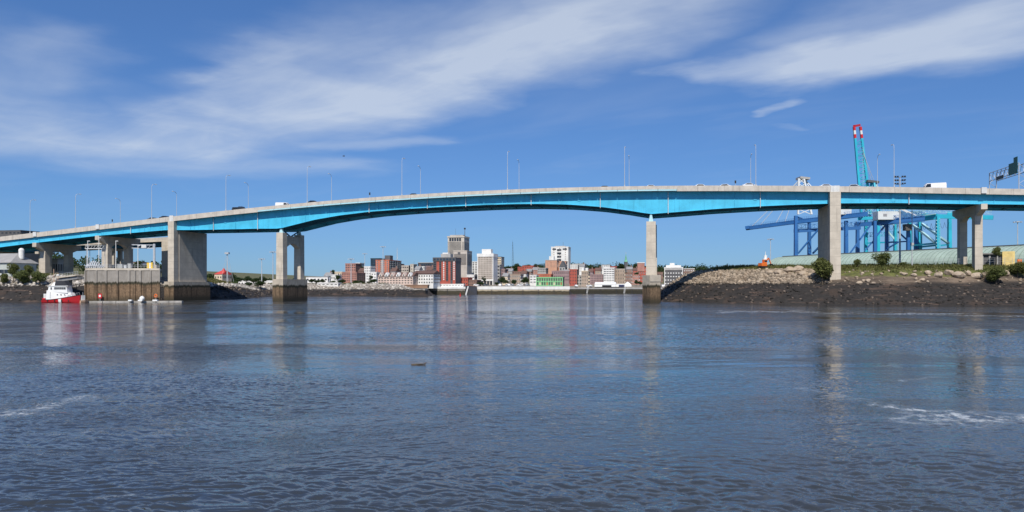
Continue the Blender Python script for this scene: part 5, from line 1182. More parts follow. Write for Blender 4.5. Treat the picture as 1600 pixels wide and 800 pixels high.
# marquee and tents
r = bld('marquee', 'long white marquee on the waterfront quay', 929, 962, 444.0, 522, 8, WHITE, 0, 0, cat='tent', parap=False, base=4.6)
MB().loft([[(0, -.2, r['h']), (0, 4, r['h']+1.4), (0, 8.2, r['h'])], [(r['w'], -.2, r['h']), (r['w'], 4, r['h']+1.4), (r['w'], 8.2, r['h'])]]).build('roof', WHITE, r, local=True)
MB().bb(r['w']*.36, r['w']*.8, -.06, 0, 0, 1.2).build('opening', BLACK, r, local=True)
r = bld('kiosk', 'white kiosk with navy sign between marquee and peaked tent', 962.5, 977, 443.5, 522, 6, WHITE, 0, 0, cat='kiosk', base=4.6)
MB().bb(r['w']*.3, r['w']*.9, -.08, 0, r['h']-2.0, r['h']-.7).build('sign', mat('navy_paint', (.02, .025, .08)), r, local=True)
q = P(980.5, 449, 520); r = empty('peaked_tent', (q.x, q.y, 4.7), 0, 'small white peaked tent on the quay beside the kiosk', 'tent')
MB().loft([[(-2.4, -2.4, 0), (2.4, -2.4, 0), (2.4, 2.4, 0), (-2.4, 2.4, 0)], [(-2.4, -2.4, 1.4), (2.4, -2.4, 1.4), (2.4, 2.4, 1.4), (-2.4, 2.4, 1.4)], [(-.1, -.1, 3.4), (.1, -.1, 3.4), (.1, .1, 3.4), (-.1, .1, 3.4)]]).build('canopy', WHITE, r, local=True)
# green spire
q = P(978, 420, 760); r = empty('church_spire', (q.x, q.y, 14), 0, 'slim green copper church spire on a dark tower', 'church', 'town buildings')
sz = lambda y: ZY(y, 760)-14
MB().bb(-1.7, 1.7, -1.7, 1.7, 0, sz(409)).build('tower', B_DGY, r, local=True)
MB().loft([[(a*w, b*w, z) for a, b in ((1, .4), (.4, 1), (-.4, 1), (-1, .4), (-1, -.4), (-.4, -1), (.4, -1), (1, -.4))] for z, w in ((sz(409), 1.9), (sz(407), 1.2), (sz(397), .12))]).build('spire', mat('green_copper', (.16, .42, .26), .6), r, local=True)
MB().tube((0, 0, sz(397)), (0, 0, sz(394)), .08).build('finial', YEL, r, local=True)
# quays
def quay(label, x0, x1, ytop, Y, m_, cap, capm, depth=8, name='quay_wall', rails=0):
    a, b = XY(x0, Y), XY(x1, Y); zt = ZY(ytop, Y)
    r = empty(name, (a[0], Y, 0), 0, label, 'quay')
    n = max(2, int((x1-x0)/22)); L = (b[0]-a[0])
    for k in range(n): MB().bb(L*k/n+.06, L*(k+1)/n-.06, 0, depth, -3, zt-cap).build('wall_panel', m_, r, local=True)
    MB().bb(-.1, L+.1, -.2, depth+.1, zt-cap, zt).build('coping', capm, r, local=True)
    for k in range(n+1): MB().bb(L*k/n-.25, L*k/n+.25, -.35, -.01, -2, zt-cap-.05).build('fender', BLACK, r, local=True)
    return r
Q_TIDE = tide_mat('quay_tidal_concrete', (.45, .38, .28), 2.0, (.30, .22, .13)); Q_GREY = tide_mat('quay_grey_concrete', (.24, .22, .19), 2.2, (.15, .12, .085)); Q_DARK = tide_mat('quay_dark_timber', (.10, .09, .08), 2.5, (.035, .032, .03))
quay('grey stone quay below the red striped tower', 671, 727, 448.2, 461, Q_GREY, 1.2, B_WHT)
quay('beige quay wall with white coping in front of the town', 744, 890, 447.5, 478, Q_TIDE, 2.0, B_WHT, 10)
quay('dark timber quay wall left of the right river pier', 890.5, 1060, 449.6, 512, Q_DARK, .8, B_GRY, 12)
q = XY(664, 396); r = empty('breakwater_end', (q[0]-4, 394, 0), 0, 'dark stone end of the rocky breakwater left of the quay', 'breakwater')
MB().prism([(-2, -3), (5, -2), (6, 6), (-2, 8)], -3, 3.6, top=[(-1.6, -1), (4.4, -.6), (5, 5.4), (-1.6, 7)]).build('stones', ROCK_C, r, local=True)
q = XY(727, 460); r = empty('boat_ramp', (q[0], 461, 0), 0, 'sloping slate boat ramp between the two quays', 'ramp')
MB().quad8([(0, 0, -1), (7, 0, -1), (6.5, 16, -1), (0, 16, -1), (0, 0, 5.6), (1.0, 0, 4.2), (6.5, 16, 4.8), (0, 16, 5.4)]).build('slope', mt('dark_slate', (.045, .045, .05)), r, local=True)
MB().quad8([(-.3, -1, -1), (.6, -1, -1), (.6, 0, -1), (-.3, 0, -1), (1.4, -1, 5.0), (2.2, -1, 5.0), (2.2, 0, 5.0), (1.4, 0, 5.0)]).build('ladder', OFFW, r, local=True)
bld('promenade_shelter', 'long white roofed promenade shelter on the grey quay', 669, 724, 443.6, 470, 4, B_WHT, 1, 12, .55, .4, base=4.3, cat='shelter', roof=B_WHT)
bld('boardwalk_wall', 'brown timber boardwalk wall below the gabled row', 617, 668, 444.8, 425, 3, mt('weathered_timber', (.28, .17, .11)), 0, 0, base=4, cat='wall')
for x, yb, lab in ((917, 457.5, 'white mooring dolphin ladder below the stone corner house'), (975, 455, 'white ladder on the dark quay below the kiosk')):
    q = P(x, yb, 511); r = empty('quay_ladder', (q.x, 511, 0), 0, lab, 'ladder')
    for sx in (-.35, .35): MB().bar((sx, -.6, 0), (sx+.9, -.2, 5.6), .16).build('stile', WHITE, r, local=True)
    for k in range(6): MB().bar((-.35+.15*k, -.6+.07*k, .6+.85*k), (.35+.15*k, -.6+.07*k, .6+.85*k), .12).build('rung', WHITE, r, local=True)
# parked vehicles on the quay promenade
for k, (x, m_) in enumerate(((745, WHITEC), (759, GREYC), (782, WHITEC), (793, WHITEC), (798, SILV), (812, WHITEC), (824, SILV), (900, WHITEC), (921, WHITEC), (1024, WHITEC), (1030, SILV), (1036, WHITEC))):
    X, Y = XY(x, 492 if x < 890 else 526); Y = Y
    r = empty('parked_car', (X, Y, 5.15 if x < 890 else 4.6), k*.7, '%s car parked on the quay %s' % (('white', 'grey', 'white', 'white', 'silver', 'white', 'silver', 'white', 'white', 'white', 'silver', 'white')[k], ('at its left end', 'below the beige tower', 'right of the beige tower', 'left of the brown stone row', 'below the brown stone row', 'between the street trees', 'left of the pavilion', 'below the narrow red block', 'right of the stone corner house', 'just right of the river pier', 'second right of the river pier', 'before the grey office')[k]), 'car', 'cars parked on the quay')
    prof = [(-2.2, .3), (2.2, .3), (2.2, .75), (1.2, .95), (.5, 1.45), (-1.2, 1.45), (-2.1, .95)]
    MB().loft([[(a, -.88+.1*(z > 1.2), z) for a, z in prof], [(a, .88-.1*(z > 1.2), z) for a, z in prof]]).build('body', m_, r, local=True)
    MB().bb(-1.3, .7, -.86, .86, .98, 1.36).build('window', DGLASS, r, local=True)
    for a in (-1.4, 1.4):
        for sd in (-1, 1): inst('wheel', WHEEL_ME, r, (a, sd*.8, .33))
# houses on the left under the bridge
r = bld('grey_warehouse', 'pale grey warehouse with pitched roof and vent dome at the left edge', -60, 17, 411, 268, 11, mt('pale_green_cladding', (.42, .45, .42)), 0, 0, parap=False, base=8.6)
wd, H = r['w'], r['h']
MB().loft([[(-.5, -.6, H), (2, 6, H+3.6), (-.5, 12, H)], [(wd+.3, -.6, H), (wd-3, 6, H+3.6), (wd+.3, 12, H)]]).build('roof', mt('grey_metal_roof', (.32, .31, .30)), r, local=True)
for k in range(4): MB().bb(wd*(.45+.14*k), wd*(.45+.14*k)+2.6, -.1, 0, 1.4, 2.6).build('window', DGLASS, r, local=True)
MB().bb(wd*.82, wd*.86, -.12, 0, 0, 2.6).build('door', B_NAVY, r, local=True)
dome = MB(); dome.tube((wd-1.6, 6, H+1.6), (wd-1.6, 6, H+4.6), .9, .9, 14); uvs(dome, (wd-1.6, 6, H+4.6), .95); dome.build('vent_dome', B_WHT, r, local=True, smooth=False)
bld('hill_building', 'dark roofed building on the hill behind the bridge at the left edge', -30, 32, 360.5, 520, 16, B_DGY, 3, 10, .6, .4, roof=B_DGY, ybot=380, base=20)
bld('house', 'small white house beyond the wharf seen under the bridge', 205, 215, 409, 430, 9, B_WHT, 2, 3, .4, .4, roof=ROOF_BR)
bld('grey_shed', 'low grey shed beyond the bridge bents on the left', 72, 90, 404, 330, 9, B_GRY, 1, 5, .5, .4, roof=ROOF_GY)
r = bld('red_roof_house', 'pale house with a pointed red roof beside the tripod mast', 335, 347, 428.5, 400, 9, B_CRM, 2, 3, .4, .4, parap=False)
wd, H = r['w'], r['h']; RROOF = mat('red_roof_tiles', (.52, .06, .05), .7)
MB().loft([[(-.3, -.3, H), (wd+.3, -.3, H), (wd+.3, 9.3, H), (-.3, 9.3, H)], [(wd*.3, 4, H+2.0), (wd+.0, 4, H+2.0), (wd+.0, 5, H+2.0), (wd*.3, 5, H+2.0)]]).build('roof', RROOF, r, local=True)
MB().loft([[(wd*.8-1.2*k, 3-1.2*k, z), (wd*.8+1.2*k, 3-1.2*k, z), (wd*.8+1.2*k, 3+1.2*k, z), (wd*.8-1.2*k, 3+1.2*k, z)] for z, k in ((H+1, 1.0), (H+3.6, .05))]).build('turret_roof', RROOF, r, local=True)
bld('white_terminal', 'long low white terminal building behind the first high mast lamp', 372, 436, 438.2, 470, 10, B_WHT, 1, 14, .5, .3)

# ------------------------------------------------------------------ masts
def highmast(x, ytop, Y, label, gz=None, head=1.6):
    q = P(x, ytop, Y); gz = gz if gz is not None else float(h_city(q.x, Y))
    r = empty('high_mast_lamp', (q.x, Y, gz), 0, label, 'lamp mast', 'high mast lamps'); H = q.z-gz
    MB().tube((0, 0, 0), (0, 0, H), .3, .15, 8).build('pole', STEEL, r, local=True)
    MB().tube((0, 0, H-.3), (0, 0, H), head*.6, head*.6, 10).build('ring', STEEL, r, local=True)
    for k in range(6): a = k*math.pi/3; MB().box((head*math.cos(a), head*math.sin(a)*.8, H-.3), (.7, .6, .35), a).build('lamp_head', STEEL, r, local=True)
highmast(409, 404, 430, 'high mast lamp left of the left river pier'); highmast(426.5, 393, 400, 'taller high mast lamp right beside the left river pier'); highmast(570, 396, 560, 'high mast lamp behind the white block on the left'); highmast(598.5, 385, 480, 'high mast lamp rising over the orange brick tower')
highmast(548.5, 404, 430, 'high mast lamp in front of the pink brick block'); highmast(1204, 373, 420, 'high mast lamp left of the blue crane legs', 11); highmast(1590, 346, 330, 'high mast lamp at the right edge above the shed', 11); highmast(515, 430, 410, 'short mast lamp by the white hut')
def lattice(x, ytop, ybot, Y, w0, label, m_):
    q = P(x, ytop, Y); zb = ZY(ybot, Y); r = empty('lattice_mast', (q.x, Y, zb), 0, label, 'mast'); H = q.z-zb; n = 10
    for k in range(3):
        a = k*2.094; MB().tube((w0*math.cos(a), w0*math.sin(a), 0), (.12*math.cos(a), .12*math.sin(a), H), .12, .08, 5).build('leg', m_, r, local=True)
    br = MB()
    for i in range(n):
        for k in range(3):
            a, b = k*2.094, (k+1)*2.094; r0, r1 = w0*(1-i/n)+.1, w0*(1-(i+1)/n)+.1
            br.tube((r0*math.cos(a), r0*math.sin(a), H*i/n), (r1*math.cos(b), r1*math.sin(b), H*(i+1)/n), .07, .07, 4)
    br.build('bracing', m_, r, local=True); MB().tube((0, 0, H), (0, 0, H+1.5), .06).build('tip', m_, r, local=True)
lattice(801, 378, 416, 760, 1.3, 'dark lattice mast on the skyline behind the town', B_NAVY); lattice(620.5, 388, 414, 640, .9, 'thin lattice antenna right of the orange brick tower', STEEL)
q = P(355, 396, 350); gz = ZY(440, 350); r = empty('tripod_mast', (q.x, 350, gz), 0, 'tripod signal mast with a platform on the far shore', 'mast'); H = q.z-gz
MB().tube((0, 0, 0), (0, 0, H), .2, .14, 6).build('pole', STEEL, r, local=True); MB().bb(-.9, .9, -.9, .9, H-.3, H+.5).build('platform', STEEL, r, local=True)
for k in range(4):
    a = k*1.57+.5; MB().tube((2.9*math.cos(a), 2.9*math.sin(a), 0), (.1*math.cos(a), .1*math.sin(a), H), .07, .05, 5).build('leg', STEEL, r, local=True)
MB().bar((-1.6, 0, H*.45), (1.6, 0, H*.45), .1).build('tie', STEEL, r, local=True)

# ------------------------------------------------------------------ right bank: shed, cranes, small things
SHED_M = mat('pale_green_roofing', (.36, .45, .38), .6, .1, .15, streak=.55); SHED_D = mat('dark_green_roofing', (.22, .29, .245), .6, .1, .2)
A, Bp = Vector((*XY(1197, 372), 0)), Vector((*XY(1680, 243), 0))
dirv = (Bp-A).normalized(); nv = Vector((-dirv.y, dirv.x, 0))        # nv points away from the river
L = (Bp-A).length
shed = empty('barrel_shed', (A.x, A.y, 11.5), 0, 'very long pale green barrel roofed shed behind the right bank', 'shed')
def spt(t, k):      # point on the roof: t along 0..1, k around 0..1 from river eave over the ridge
    a = math.pi*k; return A+dirv*(L*t)+nv*(11-11*math.cos(a))+Vector((0, 0, 13.6+6.4*math.sin(a)))
NK = 14
MB().loft([[spt(t, k/NK) for k in range(NK+1)]+[A+dirv*(L*t)+nv*(22)+Vector((0, 0, 11)), A+dirv*(L*t)+Vector((0, 0, 11))] for t in np.linspace(0, 1, 21)]).build('roof', SHED_M, shed)
for i in range(71):
    t = i/70; mb = MB()
    pts = [spt(t, k/NK)+Vector((0, 0, .02)) for k in range(0, 9)]
    for p0, p1 in zip(pts, pts[1:]): mb.bar(p0, p1, .22, .16)
    mb.build('roof_rib', SHED_D, shed)
rg = MB(); rg.bar(spt(0, .5)+Vector((0, 0, .25)), spt(1, .5)+Vector((0, 0, .25)), .8, .45); rg.build('ridge_vent', B_DGY, shed)
MB().bar(A+Vector((0, 0, 12.6))-nv*.1, Bp+Vector((0, 0, 12.6))-nv*.1, .2, 1.7).build('dark_wall_band', B_DGY, shed)
# yellow wall building
q = P(1566, 396, 228); r = empty('loading_bay', (q.x, q.y, 11), R(-30), 'low dark loading bay with a yellow end wall in front of the shed', 'building')
MB().bb(-5.6, -.02, 0, 6, 0, 4.2).build('bay', B_DGY, r, local=True); MB().bb(0, 3.2, -.6, 6, 0, 5.0).build('yellow_wall', mat('pale_yellow_paint', (.72, .55, .22), .7), r, local=True); MB().bb(-6.0, -.1, -.8, 6.2, 4.2, 4.6).build('roof', ROOF_GY, r, local=True)
for k in range(3): MB().bb(-5.4+1.9*k, -4.9+1.9*k, -.3, -.01, 0, 4.15).build('post', B_GRY, r, local=True)
for k in range(3): MB().bb(4.0+2.2*k, 5.1+2.2*k, 1, 3, 0, 2.6).build('orange_panel', ORANGE, r, local=True)
# fence along the top of the bank
fx = [P(x, 405, 232-(x-1440)*.045) for x in range(1330, 1690, 12)]
r = empty('chain_fence', (fx[0].x, fx[0].y, 11), 0, 'thin wire fence along the top of the right bank', 'fence')
for q in fx: MB().tube((q.x, q.y, float(h_right(q.x, q.y))-.2), (q.x, q.y, 14.0), .045, .045, 5).build('post', STEEL, r)
for z in (12.9, 13.5, 13.95):
    w_ = MB()
    for a, b in zip(fx, fx[1:]): w_.tube((a.x, a.y, z), (b.x, b.y, z), .02, .02, 4)
    w_.build('wire', STEEL, r)
q = P(1425, 328, 232); r = empty('utility_pole', (q.x, q.y, 11), 0, 'tall slim grey utility pole in front of the shed', 'pole')
MB().tube((0, 0, 0), (0, 0, q.z-11), .16, .11, 8).build('pole', STEEL, r, local=True); MB().box((.25, 0, 7.5), (.5, .4, .8)).build('box', B_GRY, r, local=True)
# orange excavator and white light tower beyond the left part of the bank
q = P(1192, 424, 243); gz = float(h_right(q.x, q.y)); r = empty('excavator', (q.x, q.y, gz), R(20), 'small orange excavator on the bank left of the shed', 'excavator')
MB().bb(-1.3, 1.3, -.9, -.45, 0, .7).build('track', BLACK, r, local=True); MB().bb(-1.3, 1.3, .45, .9, 0, .7).build('track', BLACK, r, local=True)
MB().bb(-1.2, 1.0, -.85, .85, .7, 1.7).build('body', ORANGE, r, local=True); MB().bb(-.2, 1.0, -.8, .1, 1.7, 2.8).build('cab', ORANGE, r, local=True); MB().bb(.0, 1.02, -.82, .0, 2.0, 2.6).build('window', DGLASS, r, local=True)
MB().bar((.9, .4, 1.5), (2.6, .4, 3.4), .32).build('boom', ORANGE, r, local=True); MB().bar((2.6, .4, 3.4), (3.6, .4, 1.4), .26).build('arm', ORANGE, r, local=True); MB().bb(3.2, 4.0, 0, .8, .8, 1.5).build('bucket', BLACK, r, local=True)
q = P(1196, 393, 300); gz = 11.6; r = empty('light_tower', (q.x, q.y, gz), 0, 'white navigation light tower at the left end of the shed', 'tower'); H = q.z-gz
for z0, z1, w0, w1, nm in ((0, H*.55, .9, .7, 'tower_body'), (H*.55, H*.62, 1.3, 1.3, 'gallery'), (H*.62, H*.8, .6, .6, 'lantern'), (H*.8, H, .12, .08, 'mast')): MB().tube((0, 0, z0), (0, 0, z1), w0, w1, 10).build(nm, WHITE, r, local=True)

# cranes
BLUE = mat('crane_blue_paint', (.03, .135, .37), .45, .12, .15); TURQ = mat('crane_turquoise_paint', (.03, .42, .56), .45, .12, .15); CWH = mat('crane_white_paint', (.62, .64, .64), .5, .08, .2); PTURQ = mat('pale_turquoise_paint', (.40, .62, .66), .5, .08, .2)
def beam(r, name, a, b, w, h, m_): return MB().bar(a, b, w, h).build(name, m_, r)
def legs(r, pts, m_, w=1.5, foot=11.0):
    for x, y, Y in pts:
        a = P(x, y, Y); MB().quad8([(a.x+sx*w*.62, a.y+sy*w*.62, foot) for sx, sy in ((-1, -1), (1, -1), (1, 1), (-1, 1))]+[(a.x+sx*w*.5, a.y+sy*w*.5, a.z) for sx, sy in ((-1, -1), (1, -1), (1, 1), (-1, 1))]).build('leg', m_, r)
# blue crane with the boom lowered over the water
r = empty('gantry_crane', (*XY(1290, 415), 11), 0, 'dark blue quay crane with its long boom lowered to the left', 'crane', 'quay cranes')
legs(r, ((1243.5, 337, 408), (1264.5, 347, 430), (1322, 345, 400), (1340, 347, 422)), BLUE, 1.55)
for dy in (0, 6):
    o = Vector((0, dy, 0)); beam(r, 'boom_girder', P(1171, 356, 432)+o, P(1243, 346.5, 414)+o, 1.0, 2.0, BLUE); beam(r, 'boom_girder', P(1243.3, 346.3, 414)+o, P(1356, 334, 392)+o, 1.0, 2.3, BLUE)
beam(r, 'boom_tip', P(1166, 356.5, 434), P(1172, 355.5, 433), 7.0, 1.8, BLUE)
for k in range(7): beam(r, 'boom_tie', P(1180+12*k, 354.5-1.5*k, 430-2*k), P(1180+12*k, 354.5-1.5*k, 430-2*k)+Vector((0, 6.5, 0)), .5, .5, BLUE)
beam(r, 'portal_beam', P(1240, 361, 420), P(1345, 356, 408), 1.2, 1.8, BLUE)
for a, b in (((1247, 396, 415), (1296, 338, 405)), ((1270, 396, 425), (1297, 368, 415)), ((1328, 396, 404), (1360, 352, 402)), ((1243, 338, 409), (1264, 347, 429))): beam(r, 'brace', P(*a), P(*b), .8, .8, BLUE)
tw = [P(1247, 335, 410), P(1247, 335, 420), P(1268, 335, 410), P(1268, 335, 420)]; tp = [P(1248, 279, 412), P(1248, 279, 418), P(1256, 279, 412), P(1256, 279, 418)]
for a, b in zip(tw, tp): beam(r, 'tower_leg', a, b, .9, .9, CWH)
for k in range(7):
    f0, f1 = k/7, (k+1)/7; beam(r, 'tower_brace', tw[0].lerp(tp[0], f0), tw[2].lerp(tp[2], f1), .35, .35, CWH); beam(r, 'tower_brace', tw[2].lerp(tp[2], f0), tw[0].lerp(tp[0], f1), .35, .35, CWH)
beam(r, 'apex_beam', P(1247, 278.5, 415), P(1262, 280, 415), 7, 1.2, B_GRY)
for xb, yb, Yb in ((1176, 352.5, 430), (1188, 351.5, 428), (1212, 349.5, 424), (1226, 348, 420)): MB().tube(P(1250, 280, 415), P(xb, yb, Yb), .16, .16, 5).build('stay', CWH, r)
for xb, yb, Yb in ((1292, 340, 404), (1310, 336, 400)): MB().tube(P(1257, 280, 415), P(xb, yb, Yb), .3, .3, 5).build('stay', CWH, r)
MB().bb(*(lambda a, b: (a.x, b.x, a.y, a.y+5, b.z, a.z))(P(1311, 323, 398), P(1330.5, 335, 398))).build('machinery_house', CWH, r)
for k in range(10): MB().tube(P(1190+14*k, 351.5-1.35*k, 428-2*k), P(1190+14*k, 348.5-1.35*k, 428-2*k), .07).build('walkway_post', BLUE, r)
# second blue crane
r = empty('gantry_crane', (*XY(1385, 412), 11), 0, 'dark blue quay crane with the white machinery house near the raised boom', 'crane', 'quay cranes')
legs(r, ((1367, 345, 400), (1385.5, 350, 412), (1419, 350, 402), (1431, 350, 420)), BLUE, 1.4)
beam(r, 'boom_girder', P(1335, 351.5, 412), P(1372, 348.5, 405), 1.2, 2.2, BLUE); beam(r, 'boom_girder', P(1372, 348, 404), P(1445, 340, 392), 1.1, 2.4, BLUE); beam(r, 'boom_girder', P(1372, 350, 412), P(1445, 343, 400), 1.1, 2.0, BLUE)
for a, b in (((1351, 392, 404), (1366, 375, 402)), ((1367, 372, 402), (1384, 351, 406)), ((1403, 362, 404), (1425, 382, 404)), ((1387, 388, 410), (1404, 378, 404)), ((1386, 379, 410), (1420, 377, 404))): beam(r, 'brace', P(*a), P(*b), .7, .7, BLUE)
mh = MB().bb(*(lambda a, b: (a.x, b.x, a.y, a.y+6, b.z, a.z))(P(1372, 330, 399), P(1407, 343, 399))).build('machinery_house', CWH, r)
MB().bb(*(lambda a, b: (a.x, b.x, a.y-.1, a.y+.0, b.z, a.z))(P(1380, 334, 399), P(1386, 338, 399))).build('emblem', mat('grey_lettering', (.3, .3, .32)), mh)
for xb, yb in ((1418, 332), (1432, 337)): beam(r, 'stay', P(1392, 318, 400), P(xb, yb, 396), .6, .6, CWH)
MB().bb(*(lambda a, b: (a.x, b.x, a.y, a.y+3, b.z, a.z))(P(1415, 350, 398), P(1425, 360, 398))).build('trolley_cage', FR_D, r)
# turquoise crane, boom raised
r = empty('gantry_crane', (*XY(1385, 440), 11), 0, 'turquoise quay crane with its boom raised high and red white tip', 'crane', 'quay cranes')
legs(r, ((1353, 330, 446), (1372, 335, 432), (1399, 335, 430), (1421, 340, 445)), TURQ, 1.5)
bt = [(P(1346, 335, 436), P(1336, 216, 436)), (P(1361, 335, 441), P(1346.5, 216, 441))]
for a, b in bt:
    beam(r, 'raised_boom', a, b, 1.2, 1.2, TURQ)
    d_ = (b-a).normalized(); 
    for k, m_ in enumerate((RED, CWH, RED)): beam(r, 'boom_tip', b+d_*(2.3*k), b+d_*(2.3*k+2.28), 1.22, 1.22, m_)
for k in range(13):
    f0, f1 = k/13, (k+.8)/13; beam(r, 'boom_tie', bt[0][0].lerp(bt[0][1], f0), bt[1][0].lerp(bt[1][1], f0), .5, .5, TURQ); beam(r, 'boom_brace', bt[0][0].lerp(bt[0][1], f0), bt[1][0].lerp(bt[1][1], f1), .4, .4, TURQ)
beam(r, 'boom_head', P(1334.5, 197, 436), P(1343, 195.5, 441), 1.2, 1.3, RED)
for a, b in (((1353, 330, 444), (1362, 284, 440)), ((1376, 335, 436), (1364, 284, 440)), ((1372, 335, 432), (1366, 286, 438))): beam(r, 'apex_leg', P(*a), P(*b), .9, .9, TURQ)
beam(r, 'apex_beam', P(1354, 283, 440), P(1372, 285, 440), 3, 1.3, B_DGY)
for b in ((1398, 330, 434), (1388, 318, 436), (1410, 336, 434)): beam(r, 'stay', P(1366, 285, 440), P(*b), .5, .5, PTURQ)
MB().tube(P(1362, 284, 440), P(1348, 232, 440), .12).build('hoist_rope', STEEL, r); MB().tube(P(1366, 284, 440), P(1349, 240, 440), .12).build('hoist_rope', STEEL, r)
beam(r, 'trolley_girder', P(1340, 342, 440), P(1450, 336, 425), 1.4, 1.8, TURQ)
for a, b in (((1353, 380, 444), (1400, 378, 430)), ((1373, 345, 432), (1398, 374, 430)), ((1358, 336, 444), (1372, 350, 434)), ((1398, 352, 430), (1376, 336, 432))): beam(r, 'brace', P(*a), P(*b), .9, .9, PTURQ if a[1] < 360 else TURQ)
# second turquoise crane
r = empty('gantry_crane', (*XY(1460, 420), 11), 0, 'turquoise quay crane behind the right bent with diagonal braces', 'crane', 'quay cranes')
legs(r, ((1419.5, 350, 425), (1437, 346, 420), (1465.5, 340, 398), (1483.5, 342, 410)), TURQ, 1.6)
beam(r, 'boom_girder', P(1425, 343.5, 415), P(1464, 338, 402), 1.6, 3.0, TURQ); beam(r, 'boom_girder', P(1464.5, 338, 401), P(1552, 340, 385), 1.6, 2.2, TURQ); beam(r, 'boom_girder', P(1480, 333, 410), P(1530, 337, 404), 1.4, 1.8, TURQ)
for a, b in (((1427, 352, 420), (1461, 379, 400)), ((1441, 350, 418), (1463, 366, 402)), ((1469, 371, 400), (1482, 380, 408))): beam(r, 'brace', P(*a), P(*b), 1.1, 1.1, PTURQ)
for a, b in (((1420, 384, 424), (1463, 380, 400)), ((1437, 386, 420), (1465, 383, 400)), ((1466, 384, 400), (1483, 382, 410))): beam(r, 'sill_beam', P(*a), P(*b), .9, .9, TURQ)
beam(r, 'walkway', P(1425, 339, 413), P(1462, 334, 401), 1.0, .5, PTURQ)
MB().bb(*(lambda a, b: (a.x, b.x, a.y, a.y+5, b.z, a.z))(P(1408, 330, 424), P(1440, 340, 424))).build('machinery_house', mat('steel_blue_cladding', (.06, .16, .30)), r)
# walkway rails, trusses, ladders and festoon cables that clutter the cranes
def crane_of(word): return [o for o in bpy.data.objects if o.name.startswith('gantry_crane') and word in o['label']][0]
def railing(r, a, b, n, m_, h=1.2):
    mb = MB(); up = Vector((0, 0, h))
    for k in range(n+1): c = a.lerp(b, k/n); mb.tube(c, c+up, .05, .05, 4)
    mb.tube(a+up, b+up, .05, .05, 4); mb.tube(a+up*.5, b+up*.5, .04, .04, 4); mb.build('walkway_rail', m_, r)
def truss(r, a, b, n, h, m_, t=.13):
    mb = MB(); up = Vector((0, 0, h)); mb.tube(a, b, t, t, 4); mb.tube(a+up, b+up, t, t, 4)
    for k in range(n):
        c0, c1 = a.lerp(b, k/n), a.lerp(b, (k+1)/n); mb.tube(c0 if k % 2 else c0+up, c1+up if k % 2 else c1, t*.8, t*.8, 4); mb.tube(c0, c0+up, t*.8, t*.8, 4)
    mb.build('truss', m_, r)
def festoon(r, a, b, n, sag, m_):
    mb = MB()
    for k in range(n):
        p = [a.lerp(b, (k+q/6)/n)-Vector((0, 0, sag*4*(q/6)*(1-q/6))) for q in range(7)]
        for p0, p1 in zip(p, p[1:]): mb.tube(p0, p1, .06, .06, 4, cap=False)
    mb.build('festoon_cable', m_, r)
def ladder(r, x, y0, y1, Y, m_):
    mb = MB(); a, b = P(x, y0, Y), P(x, y1, Y)
    for sx in (-.3, .3): mb.tube(a+Vector((sx, 0, 0)), b+Vector((sx, 0, 0)), .06, .06, 4)
    for k in range(14): c = a.lerp(b, k/13); mb.tube(c+Vector((-.3, 0, 0)), c+Vector((.3, 0, 0)), .05, .05, 4)
    mb.build('ladder', m_, r)
c1, c2, c3, c4 = crane_of('lowered'), crane_of('machinery house near'), crane_of('raised high'), crane_of('right bent')
railing(c1, P(1172, 353.6, 431), P(1243, 344.2, 413), 26, BLUE); railing(c1, P(1243, 343.6, 413), P(1350, 331.5, 392), 30, BLUE); truss(c1, P(1245, 357, 421), P(1345, 352, 409), 14, 2.0, BLUE)
festoon(c1, P(1300, 350, 398), P(1345, 346, 392), 6, 2.2, BLACK); ladder(c1, 1247, 395, 348, 407, BLUE); ladder(c1, 1320, 394, 352, 399, BLUE)
railing(c2, P(1336, 348.8, 411), P(1372, 345.2, 404), 12, BLUE); railing(c2, P(1372, 329.6, 398.5), P(1407, 329.6, 398.5), 10, STEEL); truss(c2, P(1372, 344, 403), P(1445, 336.5, 391), 16, 1.6, BLUE, .1); festoon(c2, P(1375, 353.5, 402), P(1440, 347, 393), 9, 2.6, BLACK); ladder(c2, 1389, 394, 352, 411, BLUE)
truss(c3, P(1352, 334, 439), P(1448, 332, 424), 20, 2.6, PTURQ); truss(c3, P(1356, 370, 444), P(1400, 368, 430), 10, 2.4, TURQ); festoon(c3, P(1345, 345, 439), P(1420, 341, 428), 9, 2.8, BLACK); ladder(c3, 1402, 393, 340, 429, PTURQ); ladder(c3, 1349, 330, 230, 435, PTURQ)
for k in range(9):
    a, b = P(1356+.9*k, 330-5*k, 442-.3*k), P(1377-1.3*k, 330-5*k, 437+.2*k); MB().bar(a, b, .3).build('apex_brace', PTURQ, c3)
truss(c4, P(1425, 336.5, 413.5), P(1464, 330.5, 401), 9, 1.8, PTURQ); truss(c4, P(1464, 331.5, 400), P(1550, 334.5, 385), 16, 1.6, PTURQ, .1); festoon(c4, P(1428, 351, 414), P(1483, 347, 404), 8, 3.2, BLACK); ladder(c4, 1468, 389, 342, 397, PTURQ); ladder(c4, 1440, 390, 346, 419, PTURQ)
for k in range(9):
    y = 344+5*k; MB().bar(P(1463, y, 397.5), P(1468, y+4, 397.5), .4).build('leg_bracket', PTURQ, c4)
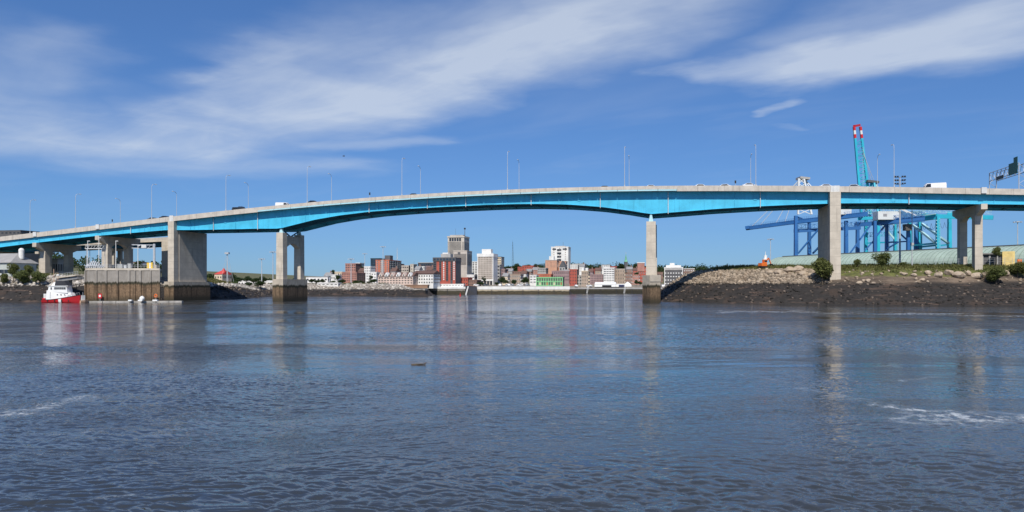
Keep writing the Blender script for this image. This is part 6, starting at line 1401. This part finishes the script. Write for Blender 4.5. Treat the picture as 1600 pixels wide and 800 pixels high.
# ship superstructure beyond the shed
q = P(1360, 382, 470); r = empty('moored_ship', (q.x, q.y, 11), 0, 'white ship superstructure glimpsed between the crane legs', 'ship')
MB().bb(-6, 26, 0, 8, -8, 6.5).build('deckhouse', WHITE, r, local=True); MB().bb(4, 14, 1, 7, 6.5, 12).build('bridge', WHITE, r, local=True); MB().bb(8, 9.6, 2, 5, 12, 16).build('funnel', RED, r, local=True); MB().bb(4.2, 13.8, .9, 1, 9.5, 11).build('window_row', DGLASS, r, local=True)
# wires in the distance, right skyline
r = empty('power_line', (*XY(1120, 430), 11), 0, 'thin power line on short poles along the right skyline', 'power line')
pp = [P(x, y, 420) for x, y in ((1119, 414.5), (1147, 415), (1160, 414), (1198, 412.5))]
for q in pp: MB().tube((q.x, q.y, 11), (q.x, q.y, q.z+.3), .12).build('pole', FR_D, r)
for a, b in zip(pp, pp[1:]): MB().tube(a, b, .06, .06, 4).build('wire', FR_D, r)
# drifting things
q = P(655, 570, 51.6); r = empty('driftwood', (q.x, 51.6, 0), R(8), 'dark stick of driftwood floating in the middle of the river', 'driftwood')
MB().tube((-.55, 0, .02), (.45, .05, .05), .06, .04, 7).build('stick', BARK, r, local=True); MB().tube((.3, .04, .05), (.52, .02, .16), .03, .015, 5).build('twig', BARK, r, local=True)
q = P(537, 244, 120); r = empty('gull', (q.x, q.y, q.z), R(30), 'small dark gull flying above the left river pier', 'bird')
bm_ = MB(); bm_.loft([[(x_, w_*math.cos(a), w_*math.sin(a)) for a in np.linspace(0, 6.28, 7)[:-1]] for x_, w_ in ((-.22, .01), (-.1, .05), (.05, .065), (.16, .04), (.22, .01))])
for sd in (-1, 1): bm_.face([(.06, sd*.04, .03), (-.06, sd*.04, .03), (-.04, sd*.28, .12), (.06, sd*.28, .13)]); bm_.face([(.06, sd*.28, .13), (-.04, sd*.28, .12), (-.12, sd*.6, .05)])
bm_.build('body', FR_D, r, local=True)
q = XY(719, 400); r = empty('buoy', (q[0], 400, 0), 0, 'small red buoy in front of the grey quay', 'buoy')
MB().tube((0, 0, -.5), (0, 0, .5), .5, .4, 10).build('float', RED, r, local=True); MB().tube((0, 0, .5), (0, 0, 1.6), .14, .08, 8).build('mast', RED, r, local=True)
